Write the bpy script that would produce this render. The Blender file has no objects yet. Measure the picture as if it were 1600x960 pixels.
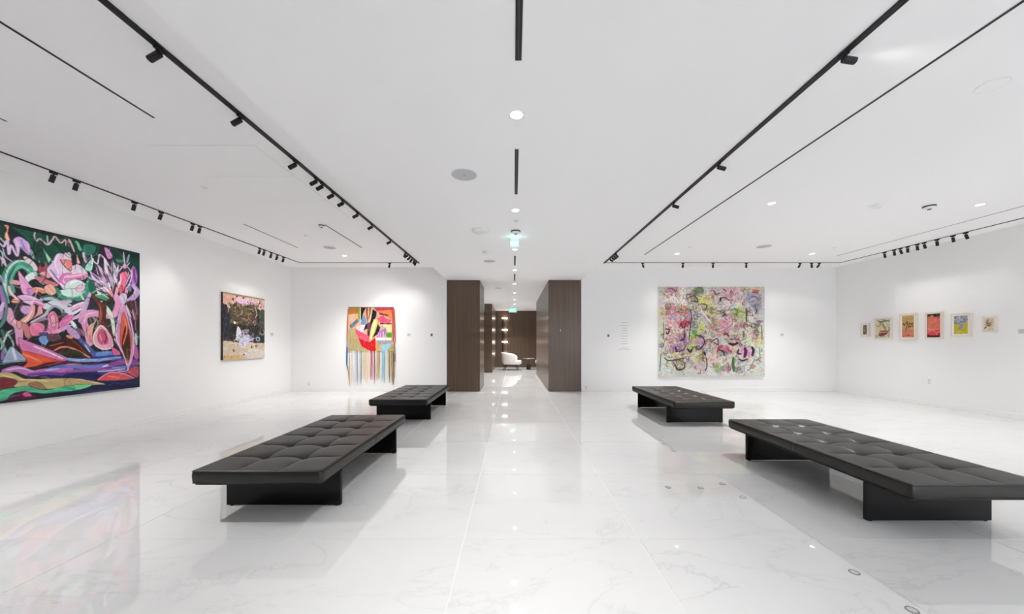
import bpy, bmesh, math, random
import numpy as np
from mathutils import Vector, Matrix, Quaternion

# ------------------------------------------------------------------ camera, world, exposure
scene = bpy.context.scene
C = scene.collection
F = 560.0                 # focal length in pixels of the 1600 px wide frame
CX, CY = 803.0, 535.0     # vanishing point of the room
HC = 1.37                 # camera height
cam_d = bpy.data.cameras.new('camera')
cam_d.sensor_width = 36.0
cam_d.lens = 36.0 * F / 1600.0
cam_d.shift_x = -(CX - 800.0) / 1600.0
cam_d.shift_y = (CY - 480.0) / 1600.0
cam_d.clip_start = 0.05
cam = bpy.data.objects.new('camera', cam_d)
cam.location = (0, 0, HC)
cam.rotation_euler = (math.radians(90), 0, 0)
C.objects.link(cam)
scene.camera = cam

world = bpy.data.worlds.new('daylight')
scene.world = world
world.use_nodes = True
wb = world.node_tree.nodes['Background']
wb.inputs['Color'].default_value = (0.90, 0.95, 1.0, 1)
wb.inputs['Strength'].default_value = 2.2

vs = scene.view_settings
vs.view_transform = 'Standard'
vs.look = 'None'
vs.gamma = 1.0
vs.use_curve_mapping = False
vs.exposure = 0.80
scene.cycles.diffuse_bounces = 7
scene.cycles.glossy_bounces = 5
scene.cycles.max_bounces = 12
scene.cycles.sample_clamp_indirect = 6.0

SPOT_W = 16.5        # watts of a track spotlight
DOWN_W = 170.0        # watts of a recessed downlight

# ------------------------------------------------------------------ room measures
XL, XR = -6.21, 8.95          # side walls
YB, YR = 9.964, -4.6          # back wall, wall behind the camera
ZS, ZC = 3.45, 3.096          # side ceilings, lower central ceiling
XS = 1.868                    # half width of the central ceiling
YF, XO = 19.67, 6.4           # far lounge wall, half width of the lounge
R = random.Random(7)

# ------------------------------------------------------------------ materials
def mat(name, col, rough=0.5, metal=0.0, spec=0.5, emit=None, estr=0.0):
    m = bpy.data.materials.new(name)
    m.use_nodes = True
    b = m.node_tree.nodes['Principled BSDF']
    b.inputs['Base Color'].default_value = (*col, 1)
    b.inputs['Roughness'].default_value = rough
    b.inputs['Metallic'].default_value = metal
    b.inputs['Specular IOR Level'].default_value = spec
    if emit:
        b.inputs['Emission Color'].default_value = (*emit, 1)
        b.inputs['Emission Strength'].default_value = estr
    return m

def nodes(m):
    return m.node_tree.nodes, m.node_tree.links, m.node_tree.nodes['Principled BSDF']

def add_noise_bump(m, scale, strength, dist=0.01):
    n, l, b = nodes(m)
    tc = n.new('ShaderNodeTexCoord'); t = n.new('ShaderNodeTexNoise'); bp = n.new('ShaderNodeBump')
    t.inputs['Scale'].default_value = scale
    t.inputs['Detail'].default_value = 4
    bp.inputs['Strength'].default_value = strength
    bp.inputs['Distance'].default_value = dist
    l.new(tc.outputs['Object'], t.inputs['Vector'])
    l.new(t.outputs['Fac'], bp.inputs['Height'])
    l.new(bp.outputs['Normal'], b.inputs['Normal'])

def lin(c):
    c = np.asarray(c, dtype=float) / 255.0
    return np.where(c <= 0.04045, c / 12.92, ((c + 0.055) / 1.055) ** 2.4)

def rgb(r, g, b):
    return tuple(float(v) for v in lin((r, g, b)))

M = {}
M['wall'] = mat('white_paint', (0.86, 0.855, 0.85), 0.6, spec=0.3); add_noise_bump(M['wall'], 90, 0.03, 0.002)
M['ceiling'] = mat('ceiling_paint', (0.94, 0.935, 0.94), 0.75, spec=0.2)
M['trim'] = mat('white_trim', (0.86, 0.855, 0.845), 0.4)
M['plastic'] = mat('white_plastic', (0.82, 0.82, 0.82), 0.4)
M['speaker'] = mat('grey_grille', (0.52, 0.52, 0.55), 0.6)
M['black'] = mat('black_metal', (0.006, 0.006, 0.007), 0.45, spec=0.4)
M['darkslot'] = mat('dark_slot', (0.012, 0.012, 0.013), 0.6)
M['greyslot'] = mat('grey_blade', (0.045, 0.045, 0.047), 0.5)
M['sensor'] = mat('sensor_dark', (0.06, 0.06, 0.065), 0.4)
M['lens'] = mat('lamp_lens', (1, 1, 1), 0.4, emit=(1, 0.97, 0.93), estr=3.5)
M['spotlens'] = mat('spot_lens', (1, 1, 1), 0.4, emit=(1, 0.97, 0.93), estr=2.5)
M['grout'] = mat('pale_grout', (0.80, 0.80, 0.79), 0.5)
M['steel'] = mat('brushed_steel', (0.55, 0.55, 0.56), 0.3, metal=1)
M['anchor'] = mat('anchor_metal', (0.30, 0.30, 0.31), 0.35, metal=0.8)
M['disc_cap'] = mat('disc_cap', (0.62, 0.62, 0.62), 0.35, metal=0.3)
M['button'] = mat('leather_button', (0.005, 0.0042, 0.0038), 0.65, spec=0.25)
M['lacquer'] = mat('black_lacquer', (0.0022, 0.0022, 0.0026), 0.2, spec=0.25)
M['welt'] = mat('leather_piping', (0.004, 0.0034, 0.003), 0.35, spec=0.35)
M['woodwhite'] = mat('pale_frame_wood', (0.78, 0.71, 0.61), 0.5)
M['matboard'] = mat('mat_board', (0.84, 0.81, 0.75), 0.8)
M['canvas_edge'] = mat('canvas_edge_white', (0.78, 0.78, 0.75), 0.8)
M['canvas_dark'] = mat('canvas_edge_dark', (0.022, 0.016, 0.016), 0.7)
M['boucle'] = mat('white_boucle', (0.80, 0.775, 0.75), 0.9); add_noise_bump(M['boucle'], 120, 0.4, 0.01)
M['walnut'] = mat('dark_walnut', (0.030, 0.017, 0.013), 0.4)
M['bar'] = mat('lit_bar', (1, 1, 1), 0.5, emit=(1, 0.90, 0.82), estr=18)
M['sign_green'] = mat('exit_sign_glow', (0.45, 0.72, 0.64), 0.3, emit=(0.35, 0.80, 0.68), estr=0.28)
M['sign_text'] = mat('exit_sign_letters', (0.9, 0.9, 0.9), 0.4, emit=(0.8, 1.0, 0.93), estr=0.6)
M['ink'] = mat('grey_vinyl_ink', (0.24, 0.24, 0.245), 0.7)
M['label'] = mat('label_card', (0.70, 0.70, 0.70), 0.7)

def marble():
    m = mat('polished_white_marble', (0.8, 0.8, 0.8), 0.022, spec=0.72)
    n, l, b = nodes(m)
    tc = n.new('ShaderNodeTexCoord'); oi = n.new('ShaderNodeObjectInfo')
    cmb = n.new('ShaderNodeVectorMath'); cmb.operation = 'MULTIPLY_ADD'
    l.new(oi.outputs['Random'], cmb.inputs[0]); cmb.inputs[1].default_value = (37, 53, 11)
    l.new(tc.outputs['Object'], cmb.inputs[2])
    mp = n.new('ShaderNodeMapping'); mp.inputs['Rotation'].default_value = (0, 0, 0.5)
    mp.inputs['Scale'].default_value = (0.8, 1.7, 1)
    l.new(cmb.outputs[0], mp.inputs['Vector'])
    t = n.new('ShaderNodeTexNoise'); t.inputs['Scale'].default_value = 1.1
    t.inputs['Detail'].default_value = 7; t.inputs['Roughness'].default_value = 0.58
    t.inputs['Distortion'].default_value = 0.7
    l.new(mp.outputs[0], t.inputs['Vector'])
    s = n.new('ShaderNodeMath'); s.operation = 'SUBTRACT'; s.inputs[1].default_value = 0.5
    a = n.new('ShaderNodeMath'); a.operation = 'ABSOLUTE'
    l.new(t.outputs['Fac'], s.inputs[0]); l.new(s.outputs[0], a.inputs[0])
    r = n.new('ShaderNodeValToRGB')
    r.color_ramp.elements[0].position = 0.0; r.color_ramp.elements[0].color = (0.54, 0.54, 0.54, 1)
    r.color_ramp.elements[1].position = 0.010; r.color_ramp.elements[1].color = (0.655, 0.655, 0.653, 1)
    e = r.color_ramp.elements.new(0.08); e.color = (0.67, 0.67, 0.668, 1)
    l.new(a.outputs[0], r.inputs['Fac'])
    t2 = n.new('ShaderNodeTexNoise'); t2.inputs['Scale'].default_value = 0.9; t2.inputs['Detail'].default_value = 3
    l.new(cmb.outputs[0], t2.inputs['Vector'])
    mx = n.new('ShaderNodeMix'); mx.data_type = 'RGBA'; mx.inputs[7].default_value = (0.70, 0.70, 0.698, 1)
    l.new(t2.outputs['Fac'], mx.inputs[0]); l.new(r.outputs['Color'], mx.inputs[6])
    l.new(mx.outputs[2], b.inputs['Base Color'])
    return m
M['marble'] = marble()

def leather():
    m = mat('dark_brown_leather', (0.0075, 0.0060, 0.0052), 0.4, spec=0.52)
    n, l, b = nodes(m)
    tc = n.new('ShaderNodeTexCoord')
    t = n.new('ShaderNodeTexNoise'); t.inputs['Scale'].default_value = 6; t.inputs['Detail'].default_value = 5
    l.new(tc.outputs['Object'], t.inputs['Vector'])
    r = n.new('ShaderNodeMapRange'); r.inputs['To Min'].default_value = 0.33; r.inputs['To Max'].default_value = 0.40
    l.new(t.outputs['Fac'], r.inputs['Value']); l.new(r.outputs[0], b.inputs['Roughness'])
    v = n.new('ShaderNodeTexVoronoi'); v.inputs['Scale'].default_value = 260
    l.new(tc.outputs['Object'], v.inputs['Vector'])
    bp = n.new('ShaderNodeBump'); bp.inputs['Strength'].default_value = 0.08; bp.inputs['Distance'].default_value = 0.002
    l.new(v.outputs['Distance'], bp.inputs['Height']); l.new(bp.outputs['Normal'], b.inputs['Normal'])
    return m
M['leather'] = leather()

def veneer():
    m = mat('brown_wood_veneer', rgb(92, 75, 62), 0.36, spec=0.4)
    m.node_tree.nodes['Principled BSDF'].inputs['Coat Weight'].default_value = 0.25
    m.node_tree.nodes['Principled BSDF'].inputs['Coat Roughness'].default_value = 0.2
    n, l, b = nodes(m)
    tc = n.new('ShaderNodeTexCoord')
    mp = n.new('ShaderNodeMapping'); mp.inputs['Scale'].default_value = (26, 26, 0.5)
    l.new(tc.outputs['Object'], mp.inputs['Vector'])
    t = n.new('ShaderNodeTexNoise'); t.inputs['Scale'].default_value = 1.6; t.inputs['Detail'].default_value = 6
    l.new(mp.outputs[0], t.inputs['Vector'])
    r = n.new('ShaderNodeValToRGB')
    r.color_ramp.elements[0].position = 0.3; r.color_ramp.elements[0].color = (*rgb(80, 62, 49), 1)
    r.color_ramp.elements[1].position = 0.7; r.color_ramp.elements[1].color = (*rgb(98, 79, 64), 1)
    l.new(t.outputs['Fac'], r.inputs['Fac']); l.new(r.outputs['Color'], b.inputs['Base Color'])
    return m
M['veneer'] = veneer()

def art_mat(name, rough=0.55, bump=0.15, weave=False):
    m = mat(name, (1, 1, 1), rough, spec=0.3)
    n, l, b = nodes(m)
    at = n.new('ShaderNodeAttribute'); at.attribute_name = 'paint'
    l.new(at.outputs['Color'], b.inputs['Base Color'])
    tc = n.new('ShaderNodeTexCoord')
    t = n.new('ShaderNodeTexNoise'); t.inputs['Scale'].default_value = 45 if not weave else 160
    t.inputs['Detail'].default_value = 5
    bp = n.new('ShaderNodeBump'); bp.inputs['Strength'].default_value = bump; bp.inputs['Distance'].default_value = 0.004
    l.new(tc.outputs['Object'], t.inputs['Vector']); l.new(t.outputs['Fac'], bp.inputs['Height'])
    l.new(bp.outputs['Normal'], b.inputs['Normal'])
    return m
M['oil'] = art_mat('oil_paint', 0.5, 0.12)
M['impasto'] = art_mat('impasto_paint', 0.6, 0.35)
M['woven'] = art_mat('woven_yarn', 0.9, 0.5, True)
M['print'] = art_mat('printed_paper', 0.8, 0.02)
_yarn = {}
def yarn(c):
    if c not in _yarn:
        _yarn[c] = mat('yarn', rgb(*c), 0.9, spec=0.2)
    return _yarn[c]

# ------------------------------------------------------------------ helpers
def finish(name, bm, m, parent=None, loc=(0, 0, 0), rot=None, smooth=False):
    me = bpy.data.meshes.new(name)
    bmesh.ops.recalc_face_normals(bm, faces=bm.faces[:])
    bm.to_mesh(me); bm.free()
    if m: me.materials.append(M[m] if isinstance(m, str) else m)
    if smooth:
        for p in me.polygons: p.use_smooth = True
    return link(name, me, parent, loc, rot)

def link(name, me, parent=None, loc=(0, 0, 0), rot=None):
    o = bpy.data.objects.new(name, me)
    C.objects.link(o)
    o.location = loc
    if rot is not None:
        if isinstance(rot, Quaternion):
            o.rotation_mode = 'QUATERNION'; o.rotation_quaternion = rot
        else:
            o.rotation_euler = rot
    if parent: o.parent = parent
    return o

def tag(o, label=None, cat=None, group=None, kind=None):
    if label: o['label'] = label
    if cat: o['category'] = cat
    if group: o['group'] = group
    if kind: o['kind'] = kind
    return o

def thing(name, label, cat, loc=(0, 0, 0), rz=0, group=None):
    o = bpy.data.objects.new(name, None)
    o.empty_display_size = 0.1
    C.objects.link(o); o.location = loc; o.rotation_euler = (0, 0, rz)
    return tag(o, label, cat, group)

def box(bm, x0, x1, y0, y1, z0, z1):
    vs_ = [bm.verts.new((x, y, z)) for x in (x0, x1) for y in (y0, y1) for z in (z0, z1)]
    for q in ((0, 1, 3, 2), (4, 6, 7, 5), (0, 4, 5, 1), (2, 3, 7, 6), (0, 2, 6, 4), (1, 5, 7, 3)):
        bm.faces.new([vs_[i] for i in q])

def boxbm(x0, x1, y0, y1, z0, z1, bev=0.0, seg=2):
    bm = bmesh.new(); box(bm, x0, x1, y0, y1, z0, z1)
    if bev > 0:
        bmesh.ops.bevel(bm, geom=bm.edges[:], offset=bev, segments=seg, affect='EDGES', profile=0.5)
    return bm

def lathe(bm, prof, n=32, z0=0.0, cap=True):
    """prof: list of (r, z) from one end to the other, about the z axis"""
    rings = []
    for r, z in prof:
        if r < 1e-6:
            rings.append([bm.verts.new((0, 0, z + z0))])
        else:
            rings.append([bm.verts.new((r * math.cos(2 * math.pi * i / n), r * math.sin(2 * math.pi * i / n), z + z0)) for i in range(n)])
    for a, b in zip(rings, rings[1:]):
        for i in range(n):
            j = (i + 1) % n
            if len(a) == 1 and len(b) == 1: continue
            if len(a) == 1: bm.faces.new((a[0], b[i], b[j]))
            elif len(b) == 1: bm.faces.new((a[i], a[j], b[0]))
            else: bm.faces.new((a[i], a[j], b[j], b[i]))
    return bm

def tube(bm, pts, rad, n=6, sx=1.0, sy=1.0):
    pts = [Vector(p) for p in pts]
    rings = []
    for i, p in enumerate(pts):
        d = (pts[min(i + 1, len(pts) - 1)] - pts[max(i - 1, 0)]).normalized()
        a = d.cross(Vector((0, 1, 0)))
        if a.length < 1e-3: a = d.cross(Vector((1, 0, 0)))
        a.normalize(); b = d.cross(a).normalized()
        r = rad[i] if isinstance(rad, (list, tuple)) else rad
        rings.append([bm.verts.new(p + a * (r * sx * math.cos(2 * math.pi * k / n)) + b * (r * sy * math.sin(2 * math.pi * k / n))) for k in range(n)])
    for A, B in zip(rings, rings[1:]):
        for k in range(n):
            bm.faces.new((A[k], A[(k + 1) % n], B[(k + 1) % n], B[k]))
    bm.faces.new(rings[0][::-1]); bm.faces.new(rings[-1])
    return bm

def shared(name, bmx, m):
    me = bpy.data.meshes.new(name); bmesh.ops.recalc_face_normals(bmx, faces=bmx.faces[:]); bmx.to_mesh(me); bmx.free(); me.materials.append(M[m]); return me

ORD = ['first', 'second', 'third', 'fourth', 'fifth', 'sixth', 'seventh', 'eighth', 'ninth', 'tenth', 'eleventh',
       'twelfth', 'thirteenth', 'fourteenth', 'fifteenth', 'sixteenth', 'seventeenth']

# ------------------------------------------------------------------ the shell
def struct(name, bm, m):
    return tag(finish(name, bm, m), kind='structure')

T = 0.12
struct('wall_left', boxbm(XL - T, XL, YR, YB, 0, ZS), 'wall')
struct('wall_right', boxbm(XR, XR + T, YR, YB, 0, ZS), 'wall')
struct('wall_back_left', boxbm(XL - T, -XS, YB, YB + T, 0, ZS + 0.1), 'wall')
struct('wall_back_right', boxbm(XS, XR + T, YB, YB + T, 0, ZS + 0.1), 'wall')
# the wall behind the camera, with a wide daylight window
WX0, WX1, WZ0, WZ1 = 1.5, 8.4, 0.15, 3.0
bm = bmesh.new()
box(bm, XL - T, WX0, YR - T, YR, 0, ZS + 0.1); box(bm, WX1, XR + T, YR - T, YR, 0, ZS + 0.1)
box(bm, WX0, WX1, YR - T, YR, 0, WZ0); box(bm, WX0, WX1, YR - T, YR, WZ1, ZS + 0.1)
struct('wall_rear', bm, 'wall')
win = tag(finish('window_1', boxbm(WX0, WX1, YR - T, YR, WZ0, WZ0 + 0.05), 'black'), kind='structure')
for k in range(6):
    x = WX0 + (WX1 - WX0) * k / 5
    finish('mullion', boxbm(x - 0.03, x + 0.03, YR - T + 0.03, YR - 0.03, WZ0 + 0.05, WZ1), 'black', win)

struct('ceiling', boxbm(XL - T, -XS, YR - T, YB, ZS, ZS + 0.1), 'ceiling')
struct('ceiling', boxbm(XS, XR + T, YR - T, YB, ZS, ZS + 0.1), 'ceiling')
struct('ceiling', boxbm(-XS, XS, YR - T, YB + T, ZC, ZS + 0.1), 'ceiling')
struct('ceiling', boxbm(-XO, XO, YB + T, YF + T, ZC, ZC + 0.1), 'ceiling')
# lounge behind the corridor
struct('wall_lounge_left', boxbm(-XO - T, -XO, YB + T, YF, 0, ZC + 0.1), 'wall')
struct('wall_lounge_right', boxbm(XO, XO + T, YB + T, YF, 0, ZC + 0.1), 'wall')

# skirting with a shadow line above it
for nm, b in (('baseboard_left', (XL, XL + 0.008, YR, YB, 0.0, 0.10)), ('baseboard_right', (XR - 0.008, XR, YR, YB, 0.0, 0.10)),
              ('baseboard_back_left', (XL + 0.008, -XS - 0.002, YB - 0.008, YB, 0, 0.10)),
              ('baseboard_back_right', (XS + 0.002, XR - 0.008, YB - 0.008, YB, 0, 0.10))):
    struct(nm, boxbm(*b, bev=0.002, seg=1), 'trim')

# brown veneer portal blocks and far wall: a core with thin panels on it
def clad(name, x0, x1, y0, y1, seams=()):
    """seams: list of (face, [cuts]) ; every panel is a child of the block"""
    o = struct(name, boxbm(x0, x1, y0, y1, 0, ZC - 0.004), 'veneer')
    return o
PT = 0.018
def panels(o, axis, at, sign, cuts, z0=0.012, z1=ZC - 0.012):
    """row of thin panels on a face: axis 'y' = face looks along y at y=at, cuts along x; axis 'x' likewise"""
    for a, b in zip(cuts, cuts[1:]):
        g = 0.0025
        lo, hi = (at - PT, at) if sign < 0 else (at, at + PT)
        if axis == 'y': bmx = boxbm(a + g, b - g, lo, hi, z0, z1, 0.002, 1)
        else: bmx = boxbm(lo, hi, a + g, b - g, z0, z1, 0.002, 1)
        finish('panel', bmx, 'veneer', o)
pl = clad('wall_portal_left', -1.85, -0.962, 9.955, 11.3)
panels(pl, 'y', 9.955, -1, [-1.85, -0.945]); panels(pl, 'x', -0.962, 1, [9.955, 11.3])
pr = clad('wall_portal_right', 0.978, 1.85, 9.955, 15.36)
panels(pr, 'y', 9.955, -1, [0.962, 1.85]); panels(pr, 'x', 0.978, -1, [9.955, 11.3, 12.65, 14.0, 15.36])
pm = clad('wall_corridor_left', -1.33, -1.0, 16.10, 19.2)
panels(pm, 'y', 16.10, -1, [-1.33, -0.985]); panels(pm, 'x', -1.0, 1, [16.1, 17.65, 19.2])
pf = clad('wall_far', -XO, XO, YF, YF + T)
panels(pf, 'y', YF, -1, [-6.3 + 1.17 * k for k in range(12)][:12])
struct('wall_back_lining', boxbm(-XO, -1.87, YB + T, YB + T + 0.05, 0, ZC), 'wall')
struct('wall_back_lining', boxbm(1.87, XO, YB + T, YB + T + 0.05, 0, ZC), 'wall')

# ------------------------------------------------------------------ floor of large polished tiles
TS, GAP = 1.22, 0.004
fl = struct('floor', boxbm(XL - T, XR + T, YR - T, YF + T, -0.12, -0.0016), 'grout')
def tile_mesh(w, d):
    bmx = boxbm(-w / 2, w / 2, -d / 2, d / 2, -0.0016, 0, 0.0005, 1)
    me = bpy.data.meshes.new('tile'); bmx.to_mesh(me); bmx.free(); me.materials.append(M['marble']); return me
_tm = {}
x_lines = [-0.348 + TS * k for k in range(-6, 9)]
y_lines = [2.49 + TS * k for k in range(-2, 15)]
xe = [XL] + [x for x in x_lines if XL + 0.1 < x < XR - 0.1] + [XR]
ye = [YR, 0.05 - TS] + [y for y in y_lines if y < YF - 0.1] + [YF]
for ya, yb in zip(ye, ye[1:]):
    xs = xe if ya < YB + 0.2 else [-XO] + [x for x in x_lines if -XO + 0.1 < x < XO - 0.1] + [XO]
    for xa, xb in zip(xs, xs[1:]):
        if ya > YB + 0.2 and not (-3.2 < (xa + xb) / 2 < 3.2): continue
        k = (round(xb - xa, 3), round(yb - ya, 3))
        if k not in _tm: _tm[k] = tile_mesh(k[0] - GAP, k[1] - GAP)
        link('tile', _tm[k], fl, ((xa + xb) / 2, (ya + yb) / 2, 0))
# the lounge floor beyond the view on either side
for s in (-1, 1):
    x0, x1 = sorted((s * 3.85, s * XO))
    b_ = boxbm(x0, x1, YB + T, YF, -0.0016, 0.0)
    finish('slab', b_, 'marble', fl)

# small round covers of the floor anchors
def floor_at(px, py):
    Y = F * HC / (py - CY); return ((px - CX) * Y / F, Y)
anchors = [(1335, 895), (1425, 954), (1161, 777.5), (1128.7, 756.5), (1095, 763), (1043.7, 762), (1053, 704.7), (1037.5, 693.7), (995.6, 658)]
bm = bmesh.new(); lathe(bm, [(0.022, 0.0), (0.027, 0.0), (0.027, 0.003), (0.0225, 0.0034), (0.022, 0.0)], 24); ring_me = shared('ring', bm, 'anchor')
bm = bmesh.new(); lathe(bm, [(0, 0.0), (0.021, 0.0), (0.021, 0.0022), (0.006, 0.0024), (0.005, 0.0012), (0, 0.0012)], 24); cap_me = shared('cap', bm, 'disc_cap')
anames = ['largest grey metal disc set in the floor in front of the right bench', 'grey metal floor disc at the bottom edge of the picture, nearest the camera',
          'grey metal floor disc just left of the front right bench', 'grey metal floor disc left of the front right bench, next to its far foot',
          'grey metal floor disc in the middle of a row of three in the right floor', 'grey metal floor disc at the left end of the row of three',
          'grey metal floor disc right of a pair near the back right bench', 'grey metal floor disc left of a pair near the back right bench',
          'farthest grey metal floor disc, left of the back right bench']
for (px, py), lb in zip(anchors, anames):
    x, y = floor_at(px, py)
    t = thing('floor_anchor', lb, 'floor disc', (x, y, 0), 0, 'metal discs in the floor')
    link('ring', ring_me, t); link('cap', cap_me, t)

# ------------------------------------------------------------------ tufted leather benches
BW, BL, HB, HT = 0.985, 2.075, 0.308, 0.408
def cushion_mesh():
    nx, ny = 49, 97
    bmx = bmesh.new()
    W, L, r, rc = BW / 2, BL / 2, 0.016, 0.03
    cw, cl = BW / 3, BL / 6
    def plan(x, y):
        ax, ay = abs(x) - (W - rc), abs(y) - (L - rc)
        if ax > 0 and ay > 0:
            a, b = ax / rc, ay / rc
            a2, b2 = a * math.sqrt(1 - b * b / 2), b * math.sqrt(1 - a * a / 2)
            x = math.copysign(W - rc + a2 * rc, x); y = math.copysign(L - rc + b2 * rc, y)
        return x, y
    def height(x, y):
        e = min(W - abs(x), L - abs(y))
        h = 0.0
        if e < r: h -= r - math.sqrt(max(0, r * r - (r - e) ** 2))
        fx = (x + W) / cw; fy = (y + L) / cl
        dx = abs(fx - round(fx)) * cw if 0 < round(fx) < 3 else 9
        dy = abs(fy - round(fy)) * cl if 0 < round(fy) < 6 else 9
        edge = min(1.0, max(0.15, e / 0.10))
        for d in (dx, dy):
            if d < 0.2: h -= 0.0065 * math.exp(-(d / 0.008) ** 2) * edge + 0.006 * math.exp(-(d / 0.05) ** 2) * edge
        if dx < 9 and dy < 9:
            dd = math.hypot(dx, dy)
            h -= 0.013 * math.exp(-(dd / 0.030) ** 2) + 0.012 * math.exp(-(dd / 0.085) ** 2)
        # gentle crown towards the cell middle
        h += 0.004 * math.sin(math.pi * min(1, e / 0.2) / 2)
        return h
    def axis(Lh, n, cuts):
        v = list(np.linspace(-Lh, Lh, n))
        for c in cuts: v += [c - 0.008, c - 0.004, c, c + 0.004, c + 0.008]
        for s in (-1, 1): v += [s * (Lh - 0.004), s * (Lh - 0.010), s * (Lh - 0.016)]
        v = sorted(set(round(q, 4) for q in v))
        out = [v[0]]
        for q in v[1:]:
            if q - out[-1] > 0.0025: out.append(q)
        out[-1] = Lh
        return out
    xs = axis(W, 40, [-W + cw, -W + 2 * cw]); ys = axis(L, 78, [-L + cl * k for k in range(1, 6)])
    g = []
    for x in xs:
        row = []
        for y in ys:
            X, Y = plan(x, y)
            row.append(bmx.verts.new((X, Y, HT + height(x, y))))
        g.append(row)
    for i in range(len(xs) - 1):
        for j in range(len(ys) - 1):
            bmx.faces.new((g[i][j], g[i + 1][j], g[i + 1][j + 1], g[i][j + 1]))
    nX, nY = len(xs), len(ys)
    loop = [g[i][0] for i in range(nX)] + [g[nX - 1][j] for j in range(1, nY)] + [g[i][nY - 1] for i in range(nX - 2, -1, -1)] + [g[0][j] for j in range(nY - 2, 0, -1)]
    prev = loop
    for z, ins in ((HT - 0.03, -0.003), (HT - 0.06, -0.002), (HB + 0.012, 0.0), (HB + 0.003, 0.004), (HB, 0.012)):
        cur = []
        for v in loop:
            x, y = v.co.x, v.co.y
            sx = (W - ins) / W; sy = (L - ins) / L
            # one stitched seam across the middle of each side
            k = 1 - 0.004 * math.exp(-((y) / 0.006) ** 2) / W
            cur.append(bmx.verts.new((x * sx * k, y * sy, z)))
        for i in range(len(loop)):
            j = (i + 1) % len(loop)
            bmx.faces.new((prev[i], prev[j], cur[j], cur[i]))
        prev = cur
    bmx.faces.new(prev)
    bmesh.ops.recalc_face_normals(bmx, faces=bmx.faces[:])
    me = bpy.data.meshes.new('cushion'); bmx.to_mesh(me); bmx.free()
    me.materials.append(M['leather'])
    for p in me.polygons: p.use_smooth = True
    return me
cush = cushion_mesh()
def ring_mesh(z, rad, inset=0.0):
    W, L, rc = BW / 2 - inset, BL / 2 - inset, 0.03
    pts = []
    for sx, sy, a0 in ((1, 1, 0), (-1, 1, 90), (-1, -1, 180), (1, -1, 270)):
        for k in range(5):
            a = math.radians(a0 + 22.5 * k)
            pts.append((sx * (W - rc) + rc * math.cos(a), sy * (L - rc) + rc * math.sin(a), z))
    pts.append(pts[0]); pts.append(pts[1])
    bmx = bmesh.new(); tube(bmx, pts, rad, 6)
    me = bpy.data.meshes.new('piping'); bmx.to_mesh(me); bmx.free(); me.materials.append(M['welt'])
    for p in me.polygons: p.use_smooth = True
    return me
pipe_top = ring_mesh(HT - 0.010, 0.0035, -0.001)
pipe_bot = ring_mesh(HB + 0.006, 0.0035, 0.001)
bm = bmesh.new(); lathe(bm, [(0, 0.004), (0.006, 0.003), (0.010, 0.0), (0.010, -0.004), (0, -0.004)], 12)
but_me = bpy.data.meshes.new('button'); bm.to_mesh(but_me); bm.free(); but_me.materials.append(M['button'])
frame_me = shared('frame', boxbm(-BW / 2 + 0.02, BW / 2 - 0.02, -BL / 2 + 0.02, BL / 2 - 0.02, HB - 0.014, HB, 0.002, 1), 'lacquer')
foot_me = shared('foot_panel', boxbm(-0.478, 0.478, -0.016, 0.016, 0.007, HB - 0.014, 0.002, 1), 'lacquer')
bm = bmesh.new(); lathe(bm, [(0, 0), (0.014, 0), (0.016, 0.003), (0.012, 0.007), (0, 0.007)], 14); gl_me = shared('glide', bm, 'black')

def bench(x0, y0, label):
    """x0 left edge, y0 near edge"""
    t = thing('daybed_bench', label, 'bench', (x0 + BW / 2, y0 + BL / 2, 0), 0, 'black leather benches')
    c = link('cushion', cush, t)
    c['label'] = 'tufted dark leather cushion'
    link('piping', pipe_top, c); link('piping', pipe_bot, c)
    for i in (1, 2):
        for j in range(1, 6):
            link('button', but_me, c, (-BW / 2 + i * BW / 3, -BL / 2 + j * BL / 6, HT - 0.0345))
    link('frame', frame_me, t)
    for s in (-1, 1):
        f = link('foot_panel', foot_me, t, (0, s * (BL / 2 - 0.335), 0))
        f['label'] = 'glossy black slab foot'
        for sx in (-1, 1): link('glide', gl_me, f, (sx * 0.44, 0, 0))
    return t
bench(-2.42, 2.679, 'black tufted leather bench at front left, nearest the big colourful painting')
bench(-2.44, 6.007, 'small-looking black leather bench at back left, in front of the fringed tapestry')
bench(2.68, 2.418, 'black tufted leather bench at front right, cut off by the right edge')
bench(2.583, 5.774, 'black leather bench at back right, in front of the pale abstract painting')

# ------------------------------------------------------------------ ceiling tracks, slots and fittings
def track(name, x0, x1, y0, y1, label, drop=0.006):
    t = thing(name, label, 'track', ((x0 + x1) / 2, (y0 + y1) / 2, ZS))
    bmx = bmesh.new()
    hx, hy = (x1 - x0) / 2, (y1 - y0) / 2
    finish('rail', boxbm(-hx, hx, -hy, hy, -drop, 0), 'black', t)
    # inner conductor lips
    if hy > hx:
        for s in (-1, 1): finish('lip', boxbm(s * hx * 0.45 - 0.002, s * hx * 0.45 + 0.002, -hy, hy, -drop - 0.002, -drop), 'darkslot', t)
    else:
        for s in (-1, 1): finish('lip', boxbm(-hx, hx, s * hy * 0.45 - 0.002, s * hy * 0.45 + 0.002, -drop - 0.002, -drop), 'darkslot', t)
    return t
XTL, XTR, XWL, XWR, YT = -2.49, 2.363, -5.60, 8.52, 9.36
tw = 0.022
track('light_track', XTL - tw, XTL + tw, YR + 0.3, YT + tw, 'thick black lighting track on the left ceiling beside the central strip', 0.016)
track('light_track', XTR - tw, XTR + tw, YR + 0.3, YT + tw, 'thick black lighting track on the right ceiling beside the central strip', 0.016)
track('light_track', XWL - 0.016, XWL + 0.016, YR + 0.3, YT + 0.008, 'thin black lighting track along the left wall above the big painting')
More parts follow.
